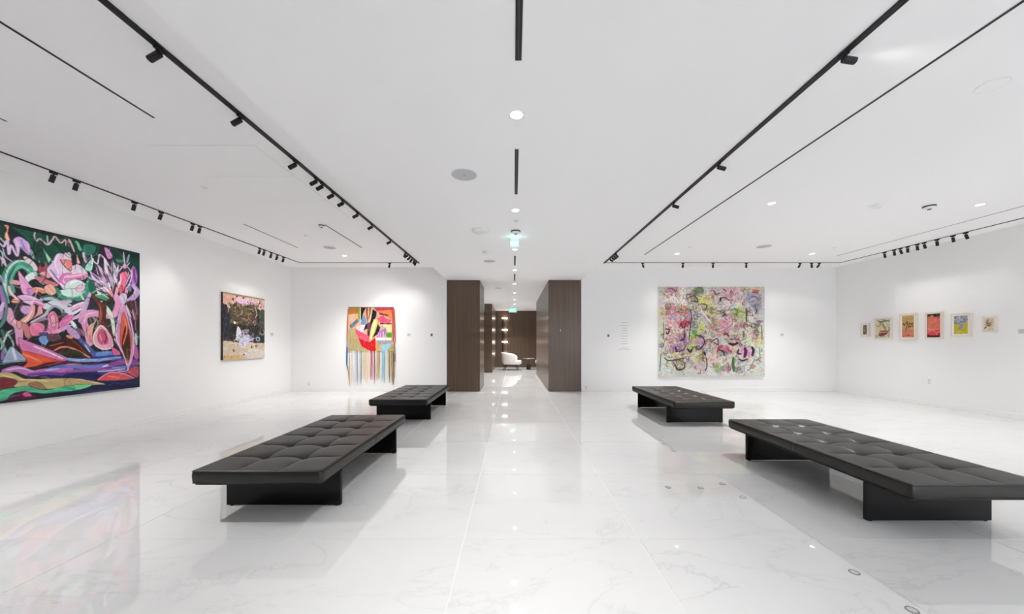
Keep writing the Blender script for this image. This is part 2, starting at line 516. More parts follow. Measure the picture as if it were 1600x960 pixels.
track('light_track', XWR - 0.013, XWR + 0.013, YR + 0.3, YT + 0.008, 'thin black lighting track along the right wall above the small frames')
track('light_track', XWL + 0.016, XTL - tw, YT - 0.012, YT + 0.008, 'thin black lighting track in front of the back wall, above the tapestry')
track('light_track', XTR + tw, XWR - 0.013, YT - 0.012, YT + 0.008, 'thin black lighting track in front of the back wall, above the pale abstract painting')

# one spotlight: adapter on the track, a pivot, a can and its lens
ad_me = shared('adapter', boxbm(-0.013, 0.013, -0.035, 0.035, -0.034, -0.008, 0.002, 1), 'black')
bm = bmesh.new(); lathe(bm, [(0, -0.030), (0.008, -0.030), (0.008, -0.052), (0, -0.052)], 12); pv_me = shared('pivot', bm, 'black')
bm = bmesh.new(); lathe(bm, [(0, 0.028), (0.020, 0.028), (0.0235, 0.024), (0.0235, -0.062), (0.0215, -0.064), (0.0205, -0.062), (0.0195, -0.040), (0, -0.040)], 24)
can_me = shared('can', bm, 'black')
for p in can_me.polygons: p.use_smooth = False
bm = bmesh.new(); lathe(bm, [(0, -0.0425), (0.0185, -0.0425), (0.0185, -0.041), (0, -0.041)], 20); ln_me = shared('lens', bm, 'spotlens')
def spot_data(power, angle, blend=1.0, soft=0.03, col=(1, 0.985, 0.97)):
    d = bpy.data.lights.new('beam', 'SPOT'); d.energy = power; d.spot_size = math.radians(angle); d.spot_blend = blend
    d.shadow_soft_size = soft; d.color = col; return d
beam_track = spot_data(SPOT_W, 58)
beam_cluster = spot_data(SPOT_W * 0.95, 88)
beam_frame = spot_data(SPOT_W * 0.28, 50)
beam_graze = spot_data(SPOT_W * 0.36, 46)
beam_wall = spot_data(SPOT_W * 0.46, 62)
def head(x, y, target, label, group, yaxis=False, data=None):
    t = thing('track_spotlight', label, 'spotlight', (x, y, ZS), 0, group)
    link('adapter', ad_me, t, (0, 0, 0), (0, 0, math.pi / 2) if yaxis else None)
    link('pivot', pv_me, t)
    d = Vector(target) - Vector((x, y, ZS - 0.07))
    q = d.to_track_quat('-Z', 'Y')
    c = link('can', can_me, t, Vector((0, 0, -0.054)) + d.normalized() * 0.022, q)
    link('lens', ln_me, c)
    l = link('beam', data or beam_track, c, (0, 0, -0.066))
    return t

ys = [2.516, 3.263, 4.087, 4.515, 4.659, 4.936, 5.223, 5.71, 6.296, 7.235, 8.22, 8.39, 8.577, 8.758, 8.93, 9.10]
for i, y in enumerate(ys):
    if i < 10: tgt = (XL, min(y + 0.35, 8.4) , 1.7)
    else: tgt = ((-4.0, YB, 1.4), (-6.2, 8.9, 1.6), (-5.4, YB, 1.5), (-4.4, YB, 1.6), (-3.0, YB, 1.4), (-3.6, YB, 1.2))[i - 10]
    head(XTL, y, tgt, 'black spotlight on the thick left track, %s counted from the camera' % ORD[i], 'spotlights on the thick left track', data=beam_cluster if i >= 10 else None)
ys = [2.566, 4.145, 5.32, 8.30, 8.46, 8.62, 8.80]
for i, y in enumerate(ys):
    tgt = (XR, y + 0.5, (2.9, 1.9, 1.7)[i]) if i < 3 else (4.6 + 0.5 * (i - 3), YB, 1.7)
    head(XTR, y, tgt, 'black spotlight on the thick right track, %s counted from the camera' % ORD[i], 'spotlights on the thick right track', data=beam_graze)
ys = [4.36, 4.59, 5.29, 5.69, 6.25, 6.39, 7.90, 8.04, 8.27, 8.48, 8.71]
for i, y in enumerate(ys):
    head(XWL, y, (XL, y + 0.1 * (i % 3 - 1), 1.55), 'black spotlight on the thin track along the left wall, %s counted from the camera' % ORD[i], 'spotlights along the left wall', data=beam_wall)
ys = sorted([8.24, 8.03, 7.90, 7.757, 7.573, 7.443, 7.218, 6.955, 6.758])
for i, y in enumerate(ys):
    head(XWR, y, (XR, y + (-0.25, 0.1, 0.2, -0.1, 0.15, 0.25, -0.2, 0.2, 0.1)[i], 1.75), 'black spotlight on the thin track along the right wall, %s counted from the camera' % ORD[i], 'spotlights along the right wall', data=beam_frame)
head(-3.243, YT - 0.002, (-3.9, YB, 1.6), 'single black spotlight on the back track above the tapestry', None, True)
for i, px in enumerate([1004, 1067, 1114, 1166, 1250, 1268, 1280]):
    x = (px - CX) * YT / F
    tgt = [(4.3, YB, 1.7), (4.6, YB, 1.8), (5.5, YB, 1.8), (6.4, YB, 1.8), (6.8, YB, 1.5), (8.5, YB, 1.2), (7.0, YB, 1.5)][i]
    head(x, YT - 0.002, tgt, 'black spotlight on the back track above the pale painting, %s from the left' % ORD[i], 'spotlights on the right back track', True, beam_wall)

# linear slots
def slot(x, y0, y1, z, w, label, blades=1):
    t = thing('slot_diffuser', label, 'air slot', (x, (y0 + y1) / 2, z))
    h = (y1 - y0) / 2
    finish('rim', boxbm(-w / 2 - 0.006, w / 2 + 0.006, -h - 0.006, h + 0.006, -0.0025, 0), 'plastic', t)
    finish('slot', boxbm(-w / 2, w / 2, -h, h, -0.004, -0.0025), 'darkslot', t)
    for k in range(blades):
        finish('blade', boxbm(-w * 0.09, w * 0.09, -h, h, -0.0055, -0.004), 'greyslot', t)
    return t
slot(0.027, -0.6, 2.19, ZC, 0.038, 'black air slot at the top middle, cut off by the top edge')
slot(0.025, 3.20, 4.17, ZC, 0.034, 'black air slot between the first two central downlights')
slot(0.02, 7.15, 8.04, ZC, 0.034, 'short black air slot behind the near green exit sign')
slot(0.02, 9.06, 10.05, ZC, 0.034, 'farthest short black air slot, just before the brown portal')
slot(-3.33, YR + 0.4, 3.14 * F / 530, ZS, 0.022, 'long thin black air slot at upper left, ending left of the thick left track')
slot(-3.34, 6.33, 7.87, ZS, 0.022, 'thin black air slot on the far left ceiling, right one of the pair')
slot(-4.75, 6.30, 7.87, ZS, 0.018, 'thin grey air slot on the far left ceiling, left one of the pair')
slot(-4.77, YR + 0.4, 3.37, ZS, 0.018, 'thin air slot whose end shows at the left edge')
slot(3.10, YR + 0.4, 8.5, ZS, 0.024, 'long black air slot on the right ceiling beside the thick right track')
slot(7.77, YR + 0.4, 8.62, ZS, 0.014, 'thin grey air slot on the right ceiling near the right wall')

# recessed downlights
bm = bmesh.new(); lathe(bm, [(0.046, -0.001), (0.062, -0.003), (0.064, 0.0), (0.046, 0.0)], 32); rim_me = shared('rim', bm, 'plastic')
bm = bmesh.new(); lathe(bm, [(0, -0.0022), (0.047, -0.0022), (0.047, 0.0), (0, 0.0)], 32); dl_me = shared('lens', bm, 'lens')
beam_down = spot_data(DOWN_W, 100, 1.0, 0.05)
beam_mid = spot_data(DOWN_W * 0.64, 84, 1.0, 0.05)
beam_hall = spot_data(DOWN_W * 1.2, 100, 1.0, 0.05)
beam_left = spot_data(DOWN_W * 1.25, 116, 1.0, 0.05)
beam_wide = spot_data(DOWN_W * 0.5, 150, 1.0, 0.06)
def downlight(x, y, z, label, data=None, group='recessed downlights'):
    t = thing('downlight', label, 'downlight', (x, y, z), 0, group)
    link('rim', rim_me, t); link('lens', dl_me, t)
    link('beam', data or beam_down, t, (0, 0, -0.02))
    return t
for i, y in enumerate([0.76, 2.72, 4.69, 6.67, 8.59, 10.6, 12.56, 14.52, 16.3, 18.4]):
    lb = 'round white downlight in the central ceiling just above the camera' if i == 0 else \
         'round white downlight in the central ceiling, %s in view from the camera' % ORD[i - 1]
    downlight(0.02, y, ZC, lb, beam_hall if y > 9 else beam_mid, 'downlights in the central ceiling')
downlight(3.863, 5.37, ZS, 'downlight on the right ceiling, nearest of the two beside the long black slot')
downlight(7.05, 5.42, ZS, 'downlight on the right ceiling nearest the right wall and the camera')
downlight(3.84, 8.44, ZS, 'downlight on the right ceiling above the left side of the pale painting')
downlight(7.02, 8.44, ZS, 'downlight on the right ceiling near the far right corner')
downlight(-4.08, 8.63, ZS, 'downlight on the left ceiling above the tapestry', beam_left)
downlight(-4.08, 2.2, ZS, 'added unseen downlight on the left ceiling left of the long air slot', beam_left)  # unseen lamp, added to brighten the left side of the room
for x, y, lb in ((4.2, -1.4, 'added downlight behind the camera on the right ceiling, near the thick track'), (7.2, -1.4, 'added downlight behind the camera by the right wall'), (5.4, 1.7, 'added downlight high on the right ceiling beside the camera, out of view')):
    downlight(x, y, ZS if abs(x) > 1 else ZC, lb, beam_wide, 'added downlights behind the camera')  # lamps out of view, added for ambient light
for x, y, lb in ((-3.4, 13.2, 'added unseen downlight in the side passage left of the corridor'), (-3.4, 17.2, 'added unseen downlight at the far left end of the lounge'), (3.6, 17.5, 'added unseen downlight at the far right end of the lounge'), (2.2, 17.5, 'added unseen downlight above the second armchair in the lounge'), (-2.2, 18.2, 'added unseen downlight in the lounge behind the left corridor wall')):
    downlight(x, y, ZC, lb, beam_wide, 'added downlights in the lounge')  # unseen side lamps, added to brighten the lounge

# speakers, detectors, sprinklers
def disc(name, x, y, z, rad, m, label, cat, prof=None, dot=True):
    t = thing(name, label, cat, (x, y, z))
    bmx = bmesh.new(); lathe(bmx, [(0, -0.004), (rad * 0.93, -0.004), (rad * 0.93, 0), (0, 0)], 40); finish('grille', bmx, m, t)
    bmx = bmesh.new(); lathe(bmx, [(rad * 0.93, -0.0045), (rad, -0.004), (rad, 0), (rad * 0.93, 0), (rad * 0.93, -0.0045)], 40); finish('rim', bmx, 'plastic', t)
    if dot:
        bmx = bmesh.new(); lathe(bmx, [(0, -0.0055), (0.008, -0.0055), (0.008, -0.004), (0, -0.004)], 12); finish('badge', bmx, 'sensor', t)
    return t
disc('ceiling_speaker', -0.513, 3.69, ZC, 0.138, 'speaker', 'large round grey speaker grille in the central ceiling, nearest the camera', 'speaker')
disc('ceiling_speaker', -0.52, 7.62, ZC, 0.13, 'speaker', 'far round speaker grille in the central ceiling, left of the air slot', 'speaker')
disc('ceiling_speaker', 5.42, 7.77, ZS, 0.15, 'speaker', 'round speaker grille on the right ceiling above the pale abstract painting', 'speaker')
disc('ceiling_speaker', -4.05, 7.87, ZS, 0.13, 'speaker', 'round speaker grille on the far left ceiling', 'speaker')
disc('ceiling_speaker', 3.87, 2.90, ZS, 0.095, 'ceiling', 'white round cover on the upper right ceiling', 'ceiling cover', dot=False)
disc('ceiling_speaker', -0.5, 11.4, ZC, 0.13, 'speaker', 'round speaker grille in the corridor ceiling past the portal', 'speaker')

def dome(x, y, z, r, h, label, dark=False, name='wifi_dome', cat='detector'):
    t = thing(name, label, cat, (x, y, z))
    bmx = bmesh.new(); lathe(bmx, [(0, 0), (r, 0), (r, -h * 0.35), (r * 0.97, -h * 0.42), (0, -h * 0.42)], 36)
    finish('base', bmx, 'sensor' if dark else 'plastic', t)
    bmx = bmesh.new()
    lathe(bmx, [(r * 0.92, -h * 0.42)] + [(r * 0.92 * math.cos(a), -h * (0.42 + 0.58 * math.sin(a))) for a in np.linspace(0.1, math.pi / 2, 7)][:-1] + [(0, -h)], 36)
    finish('cover', bmx, 'plastic', t, smooth=True)
    if dark:
        bmx = bmesh.new(); lathe(bmx, [(0, -h * 1.15), (r * 0.3, -h * 1.15), (r * 0.34, -h * 0.9), (0, -h * 0.9)], 20); finish('sensor_eye', bmx, 'sensor', t)
    return t
dome(-0.513, 5.52, ZC, 0.138, 0.045, 'white flat dome hanging from the central ceiling, left of the dark-ringed detector')
dome(0.027, 5.56, ZC, 0.075, 0.05, 'dark-ringed smoke detector in the central ceiling before the exit sign', True, 'smoke_detector')
dome(6.34, 5.47, ZS, 0.075, 0.05, 'dark-ringed smoke detector on the right ceiling', True, 'smoke_detector')
dome(5.51, 5.44, ZS, 0.07, 0.045, 'white smoke detector on the right ceiling, left of the dark-ringed one', False, 'smoke_detector')
dome(-0.52, 6.83, ZC, 0.075, 0.05, 'small white detector in the central ceiling behind the white dome', False, 'smoke_detector')
dome(-3.42, 6.37, ZS, 0.05, 0.04, 'small dark detector on the left ceiling beside the air slot', True, 'smoke_detector')
def sprinkler(x, y, z, label):
    t = thing('sprinkler', label, 'sprinkler', (x, y, z))
    bmx = bmesh.new(); lathe(bmx, [(0, 0), (0.042, 0), (0.040, -0.004), (0.02, -0.007), (0, -0.007)], 24); finish('escutcheon', bmx, 'plastic', t)
    bmx = bmesh.new(); lathe(bmx, [(0, -0.007), (0.010, -0.007), (0.009, -0.022), (0.016, -0.024), (0.016, -0.027), (0, -0.027)], 16); finish('deflector', bmx, 'plastic', t)
sprinkler(0.03, 5.09, ZC, 'small white sprinkler in the central ceiling after the second downlight')
sprinkler(-4.15, 4.81, ZS, 'small white sprinkler on the left ceiling beside the access panels')
sprinkler(-4.05, 6.97, ZS, 'small white sprinkler on the left ceiling between the two thin air slots')
sprinkler(3.83, 7.80, ZS, 'small white sprinkler on the right ceiling above the pale painting')
sprinkler(7.04, 7.87, ZS, 'small white sprinkler on the right ceiling near the far corner')
sprinkler(-0.5, 13.8, ZC, 'small white sprinkler in the corridor ceiling')

# flush access panels on the left ceiling
for i, (y0, y1) in enumerate(((3.78, 4.48), (4.48, 5.29), (5.29, 6.0))):
    t = thing('access_panel', 'flush white access panel in the left ceiling, %s from the camera' % ORD[i], 'access panel', (-3.33 if False else -3.30, (y0 + y1) / 2, ZS), 0, 'flush access panels')
    h = (y1 - y0) / 2
    finish('backing', boxbm(-0.56, 0.56, -h, h, -0.0008, 0), 'speaker', t)
    finish('door', boxbm(-0.557, 0.557, -h + 0.003, h - 0.003, -0.003, -0.0008), 'ceiling', t)

# exit signs
def text_mesh(s, size, depth=0.002):
    cu = bpy.data.curves.new('letters', 'FONT'); cu.body = s; cu.size = size; cu.extrude = depth
    cu.align_x = 'CENTER'; cu.align_y = 'CENTER'
    o = bpy.data.objects.new('letters', cu); C.objects.link(o)
    dg = bpy.context.evaluated_depsgraph_get()
    me = bpy.data.meshes.new_from_object(o.evaluated_get(dg))
    bpy.data.objects.remove(o); bpy.data.curves.remove(cu)
    return me
def exit_sign(x, y, w, h, drop, label, glow):
    t = thing('exit_sign', label, 'exit sign', (x, y, ZC))
    finish('housing', boxbm(-w * 0.55, w * 0.55, -0.03, 0.03, -0.022, 0, 0.003, 1), 'plastic', t)
    finish('stem', boxbm(-0.01, 0.01, -0.006, 0.006, -drop, -0.022), 'plastic', t)
    p = finish('panel', boxbm(-w / 2, w / 2, -0.006, 0.006, -drop - h, -drop, 0.002, 1), 'sign_green', t)
    me = text_mesh('EXIT', h * 0.62); me.materials.clear(); me.materials.append(M['sign_text'])
    link('letters', me, p, (0, -0.008, -drop - h / 2), (math.pi / 2, 0, 0))
    d = bpy.data.lights.new('sign_glow', 'POINT'); d.energy = glow; d.color = (0.25, 1.0, 0.75); d.shadow_soft_size = 0.05
    link('glow', d, t, (0, -0.08, -drop - h * 0.5))
    return t
exit_sign(0.012, 5.95, 0.135, 0.115, 0.03, 'small green exit sign under the central ceiling of the gallery', 0.35)
exit_sign(-0.06, 17.5, 0.40, 0.22, 0.05, 'green exit sign at the end of the corridor above the white armchair', 0.15)

# ------------------------------------------------------------------ painting tools
def catmull(pts, n=8, closed=False):
    P = np.asarray(pts, float)
    if len(P) < 3: 
        t = np.linspace(0, 1, n + 1)[:, None]; return P[0] * (1 - t) + P[-1] * t
    if closed: Q = np.vstack([P[-1], P, P[0], P[1]])
    else: Q = np.vstack([2 * P[0] - P[1], P, 2 * P[-1] - P[-2]])
    out = []
    for i in range(1, len(Q) - 2):
        p0, p1, p2, p3 = Q[i - 1], Q[i], Q[i + 1], Q[i + 2]
        for t in np.linspace(0, 1, n, endpoint=False):
            out.append(0.5 * ((2 * p1) + (-p0 + p2) * t + (2 * p0 - 5 * p1 + 4 * p2 - p3) * t * t + (-p0 + 3 * p1 - 3 * p2 + p3) * t ** 3))
    if not closed: out.append(Q[-2])
    return np.array(out)

class Art:
    """colour raster over a rectangle (s, t) in metres"""
    def __init__(self, s0, s1, t0, t1, res, base):
        self.s0, self.s1, self.t0, self.t1 = s0, s1, t0, t1
        self.nx = max(2, int(round((s1 - s0) / res)) + 1); self.ny = max(2, int(round((t1 - t0) / res)) + 1)
        self.S = np.linspace(s0, s1, self.nx); self.Tt = np.linspace(t0, t1, self.ny)
        self.img = np.ones((self.ny, self.nx, 3)) * np.asarray(base, float)
        self.res = res
        self.rs = np.random.RandomState(11)
    def window(self, P, pad):
        i0 = np.searchsorted(self.S, P[:, 0].min() - pad); i1 = np.searchsorted(self.S, P[:, 0].max() + pad)
        j0 = np.searchsorted(self.Tt, P[:, 1].min() - pad); j1 = np.searchsorted(self.Tt, P[:, 1].max() + pad)
        if i1 <= i0 or j1 <= j0: return None
        X, Y = np.meshgrid(self.S[i0:i1], self.Tt[j0:j1])
        return slice(j0, j1), slice(i0, i1), X, Y
    def blend(self, w, a, col):
        a = a[..., None]; v = self.img[w[0], w[1]]
        self.img[w[0], w[1]] = v * (1 - a) + np.asarray(col, float) * a
    def seg_dist(self, P, X, Y):
        d = np.full(X.shape, 1e9); u = np.zeros(X.shape); n = len(P) - 1
        for k in range(n):
            ax, ay = P[k]; bx, by = P[k + 1]; dx, dy = bx - ax, by - ay
            L2 = dx * dx + dy * dy + 1e-12
            t = np.clip(((X - ax) * dx + (Y - ay) * dy) / L2, 0, 1)
            dd = np.hypot(X - ax - t * dx, Y - ay - t * dy)
            m = dd < d; d = np.where(m, dd, d); u = np.where(m, (k + t) / n, u)
        return d, u
    def stroke(self, pts, width, col, taper=0.35, soft=None, smooth=True, alpha=1.0):
        P = catmull(pts, 6) if smooth else np.asarray(pts, float)
        w = self.window(P, width)
        if w is None: return
        d, u = self.seg_dist(P, w[2], w[3])
        hw = width / 2 * (1 - taper + taper * np.sin(np.pi * np.clip(u, 0, 1)) ** 0.6)
        s = soft or self.res
        self.blend(w, np.clip((hw - d) / s + 0.5, 0, 1) * alpha, col)
    def fill(self, pts, col, smooth=True, alpha=1.0, shade=None):
        P = catmull(pts, 6, True) if smooth else np.asarray(pts, float)
        w = self.window(P, self.res * 2)
        if w is None: return
        X, Y = w[2], w[3]
        ins = np.zeros(X.shape, bool); n = len(P)
        for k in range(n):
            x1, y1 = P[k]; x2, y2 = P[(k + 1) % n]
            if y1 == y2: continue
            c = ((y1 > Y) != (y2 > Y)) & (X < (x2 - x1) * (Y - y1) / (y2 - y1) + x1)
            ins ^= c
        a = ins.astype(float) * alpha
        self.blend(w, a, col)
        if getattr(self, 'outline', 0):
            Pc = np.vstack([P, P[:1]])
            d, u = self.seg_dist(Pc, X, Y)
            self.blend(w, np.clip((self.outline - d) / self.res + 0.5, 0, 1) * 0.5, np.asarray(col, float) * 0.32)
            self.blend(w, np.clip((self.outline * 0.9 - np.abs(d - self.outline * 3.2)) / self.res + 0.5, 0, 1) * 0.42 * ins, np.minimum(np.asarray(col, float) * 1.12 + 26, 248))
        if shade is not None:   # brushed second colour from one side of the shape to the other
            t = (X - P[:, 0].min()) / (np.ptp(P[:, 0]) + 1e-9) * 0.5 + (Y - P[:, 1].min()) / (np.ptp(P[:, 1]) + 1e-9) * 0.5
            st = 0.5 + 0.5 * np.sin(t * 22 + 3 * np.sin(X * 9 + Y * 7))
            self.blend(w, a * np.clip(t * 0.9 * st, 0, 1), shade)
    def blob(self, c, rx, ry, col, alpha=1.0, hard=3.0):
        P = np.array([[c[0] - rx, c[1] - ry], [c[0] + rx, c[1] + ry]])
        w = self.window(P, max(rx, ry) * 0.6)
        if w is None: return
        ang = np.arctan2(w[3] - c[1], w[2] - c[0]); ph = self.rs.rand(3) * 6.28
        rr = np.hypot((w[2] - c[0]) / rx, (w[3] - c[1]) / ry) + 0.14 * np.sin(3 * ang + ph[0]) + 0.09 * np.sin(5 * ang + ph[1]) + 0.06 * np.sin(9 * ang + ph[2])
        self.blend(w, np.clip((1 - rr) * hard + 0.5, 0, 1) * alpha, col)
    def noise(self, cell, amp, mono=True):
        gy = int((self.t1 - self.t0) / cell) + 3; gx = int((self.s1 - self.s0) / cell) + 3
        g = self.rs.randn(gy, gx, 1 if mono else 3)
        fy = (self.Tt - self.t0) / cell; fx = (self.S - self.s0) / cell
        iy = fy.astype(int); ix = fx.astype(int); ty = (fy - iy)[:, None, None]; tx = (fx - ix)[None, :, None]
        a = g[iy][:, ix]; b = g[iy][:, ix + 1]; c = g[iy + 1][:, ix]; d = g[iy + 1][:, ix + 1]
        n = (a * (1 - tx) + b * tx) * (1 - ty) + (c * (1 - tx) + d * tx) * ty
        self.img = np.clip(self.img + amp * n, 0, 255)
    def mesh(self, name, m, to3d, relief=0.0):
        nx, ny = self.nx, self.ny
        S, Tt = np.meshgrid(self.S, self.Tt)
        co = np.asarray(to3d(S.ravel(), Tt.ravel())).T.astype(np.float32)
        idx = np.arange(nx * ny).reshape(ny, nx)
        q = np.stack([idx[:-1, :-1], idx[:-1, 1:], idx[1:, 1:], idx[1:, :-1]], -1).reshape(-1, 4)
        me = bpy.data.meshes.new(name)
        me.vertices.add(nx * ny); me.vertices.foreach_set('co', co.ravel())
        me.loops.add(q.size); me.loops.foreach_set('vertex_index', q.ravel().astype(np.int32))
        me.polygons.add(len(q)); me.polygons.foreach_set('loop_start', np.arange(0, q.size, 4, dtype=np.int32))
        me.update(calc_edges=True); me.validate()
        ca = me.color_attributes.new('paint', 'FLOAT_COLOR', 'POINT')
        col = np.ones((nx * ny, 4), np.float32); col[:, :3] = lin(self.img.reshape(-1, 3))
        ca.data.foreach_set('color', col.ravel())
        me.materials.append(M[m])
        return me

# ------------------------------------------------------------------ big landscape painting on the left wall
PX = XL + 0.045
def zoomer(x0, y0, sc, plane):
    def f(pts):
        return [plane(x0 + x / sc, y0 + y / sc) for x, y in pts]
    return f
def left_plane(px, py):
    Y = F * (-PX) / (CX - px)
    return (Y, HC - (py - CY) * Y / F)
mpp = 4.9 / F    # mean metres per pixel on that wall

Y0, Y1 = 2.75, 5.905
Z0, Z1 = 0.632, 2.836
art = Art(4.20, Y1, Z0, Z1, 0.0062, (24, 32, 36))
art.outline = 0.0042
zA, zB = zoomer(0, 340, 6.857, left_plane), zoomer(105, 370, 7.385, left_plane)
zC, zD = zoomer(0, 470, 5.647, left_plane), zoomer(105, 480, 6.857, left_plane)
def fA(p, c, sh=None, **k): art.fill(zA(p), c, shade=sh, **k)
def fB(p, c, sh=None, **k): art.fill(zB(p), c, shade=sh, **k)
def fC(p, c, sh=None, **k): art.fill(zC(p), c, shade=sh, **k)
def fD(p, c, sh=None, **k): art.fill(zD(p), c, shade=sh, **k)
WS = 1.12
def sA(p, w, c, **k): art.stroke(zA(p), w / 6.857 * mpp * WS, c, **k)
def sB(p, w, c, **k): art.stroke(zB(p), w / 7.385 * mpp * WS * 1.1, c, **k)
def sC(p, w, c, **k): art.stroke(zC(p), w / 5.647 * mpp * WS, c, **k)
def sD(p, w, c, **k): art.stroke(zD(p), w / 6.857 * mpp * WS * 1.1, c, **k)
def leafB(tip, base, w, c, c2=None):
    (tx, ty), (bx, by) = tip, base
    mx, my = (tx * 0.45 + bx * 0.55), (ty * 0.45 + by * 0.55)
    L = math.hypot(tx - bx, ty - by); nx_, ny_ = (by - ty) / L, (tx - bx) / L
    fB([(tx, ty), (mx + nx_ * w / 2, my + ny_ * w / 2), (bx, by), (mx - nx_ * w / 2, my - ny_ * w / 2)], c)
    if c2: sB([(tx, ty), (mx - nx_ * w / 5, my - ny_ * w / 5), (bx, by)], w * 0.22, c2)
DK = (24, 30, 34); GR = (12, 78, 58); GD = (14, 54, 44); TE = (62, 140, 116); MI = (160, 208, 190); LI = (190, 158, 206)
PK = (222, 146, 192); LP = (230, 190, 216); WH = (226, 222, 226); SA = (228, 156, 142); MA = (112, 40, 52)
# dark green sky
fA([(0, 60), (60, 95), (50, 250), (0, 230)], GD)
fA([(120, 100), (300, 140), (500, 185), (760, 225), (760, 400), (600, 420), (520, 520), (420, 460), (350, 330), (250, 200)], GR, (10, 44, 38))
fA([(380, 250), (450, 270), (440, 420), (360, 360)], GD)
fB([(0, 20), (400, 110), (830, 205), (825, 430), (700, 340), (560, 310), (400, 210), (250, 260), (100, 220), (0, 210)], (14, 62, 50), (10, 36, 36))
fB([(380, 120), (450, 140), (530, 270), (430, 250)], (44, 16, 38)); fB([(560, 190), (640, 200), (620, 260), (560, 250)], GD)
fB([(190, 90), (330, 110), (300, 200), (200, 210)], (40, 110, 88))
fA([(45, 80), (95, 92), (85, 170), (108, 250), (60, 232), (50, 180), (72, 130)], (232, 164, 144))
sA([(375, 160), (368, 200), (392, 250), (430, 230), (510, 292), (560, 240), (590, 205), (650, 272), (700, 240), (706, 300)], 13, (216, 178, 192))
sA([(505, 195), (515, 285)], 13, (172, 192, 190)); sA([(740, 235), (745, 265)], 20, (225, 150, 140))
fA([(140, 240), (200, 205), (270, 240), (322, 300), (315, 402), (260, 362), (215, 320), (190, 405), (160, 300)], LI, (170, 150, 200))
sA([(230, 240), (255, 320), (308, 388)], 16, (150, 118, 184)); sA([(175, 235), (195, 320), (192, 400)], 14, (214, 190, 214)); sA([(290, 260), (312, 380)], 12, (210, 160, 200))
sA([(0, 280), (40, 310), (80, 250), (95, 390), (120, 300), (185, 412), (205, 262)], 17, (202, 178, 206))
sA([(0, 220), (62, 280)], 13, (190, 192, 210)); sA([(0, 420), (75, 532)], 15, PK); sA([(30, 330), (60, 420), (130, 472)], 10, LI)
sA([(0, 350), (30, 400), (20, 520)], 10, MI); sA([(40, 440), (70, 540)], 12, (220, 170, 200))
# teal arch
sA([(100, 800), (85, 660), (130, 545), (220, 500), (310, 540), (352, 605)], 76, TE, taper=0.1)
sA([(118, 720), (130, 590), (220, 528), (310, 566)], 22, (112, 182, 158)); sA([(95, 760), (100, 640), (160, 530)], 12, (30, 84, 74))
fA([(140, 790), (150, 660), (200, 575), (300, 610), (345, 650), (300, 705), (330, 780), (240, 820), (180, 850)], DK)
sA([(60, 770), (70, 600), (150, 490), (250, 466), (340, 512), (372, 575)], 15, (192, 202, 206)); sA([(190, 430), (270, 440), (330, 480)], 26, (70, 40, 44))
sA([(270, 432), (340, 488), (392, 560)], 36, (216, 196, 196)); sA([(330, 350), (362, 440)], 20, (150, 200, 170))
fA([(268, 640), (330, 590), (392, 590), (388, 680), (300, 692)], (216, 226, 226), (170, 190, 200))
fA([(404, 560), (430, 500), (450, 530), (512, 508), (500, 580), (420, 584)], (150, 62, 78)); fA([(418, 600), (500, 578), (545, 640), (470, 652)], (226, 156, 154))
fA([(318, 682), (420, 660), (484, 730), (440, 762), (350, 747)], (20, 28, 34)); sA([(385, 640), (470, 680), (605, 722)], 42, (200, 112, 128)); sA([(395, 590), (480, 640), (560, 680)], 10, (50, 40, 60))
sA([(420, 690), (470, 720)], 10, (150, 170, 170))
fA([(195, 578), (240, 620), (300, 700), (372, 792), (320, 852), (250, 820), (218, 740)], (226, 162, 204), (205, 130, 190)); sA([(125, 690), (215, 705)], 40, (222, 152, 164))
fA([(290, 768), (382, 770), (330, 842)], (190, 122, 202)); sA([(370, 772), (472, 792)], 58, (216, 134, 116)); sA([(380, 755), (470, 770)], 12, (236, 180, 160))
fA([(478, 740), (560, 715), (604, 800), (552, 834), (490, 802)], (230, 184, 158), (205, 120, 110)); fA([(370, 830), (420, 800), (470, 850), (420, 870)], (48, 26, 30))
fA([(188, 842), (300, 830), (420, 880), (505, 962), (350, 952), (230, 882)], (226, 184, 216), (196, 150, 200)); sA([(320, 900), (420, 922), (492, 955)], 30, (200, 92, 152))
fA([(130, 880), (190, 868), (212, 910), (160, 942)], (234, 152, 132)); sA([(95, 740), (120, 812), (205, 892)], 20, (232, 194, 192)); sA([(120, 720), (150, 800)], 26, (90, 150, 130))
sA([(5, 740), (40, 900), (60, 960)], 30, (152, 112, 172)); sA([(0, 620), (40, 700), (105, 955)], 12, (192, 202, 206)); sA([(30, 760), (70, 860), (85, 950)], 16, (60, 120, 104)); sA([(0, 640), (30, 690)], 20, (130, 130, 170))
# central blossom
fA([(500, 560), (560, 480), (600, 400), (640, 383), (690, 394), (760, 400), (765, 770), (680, 772), (640, 722), (560, 652)], (230, 198, 226), (206, 168, 212))
fB([(-40, 200), (40, 230), (60, 330), (130, 320), (235, 420), (190, 500), (90, 470), (-40, 480)], (232, 214, 224), (214, 180, 206))
fA([(648, 450), (700, 445), (760, 520), (760, 572), (680, 512)], (226, 140, 130)); sA([(645, 455), (690, 520), (758, 580)], 10, (90, 60, 80)); sA([(650, 440), (710, 445), (760, 500)], 10, (240, 210, 210))
fB([(-30, 280), (30, 270), (60, 320), (20, 370), (-20, 350)], (230, 130, 130))
sA([(764, 600), (680, 618), (650, 680), (690, 724), (764, 704)], 28, (214, 120, 186)); sA([(764, 640), (700, 650), (690, 690), (740, 690)], 18, (236, 190, 222)); sA([(600, 620), (640, 700), (700, 750)], 12, (236, 228, 238))
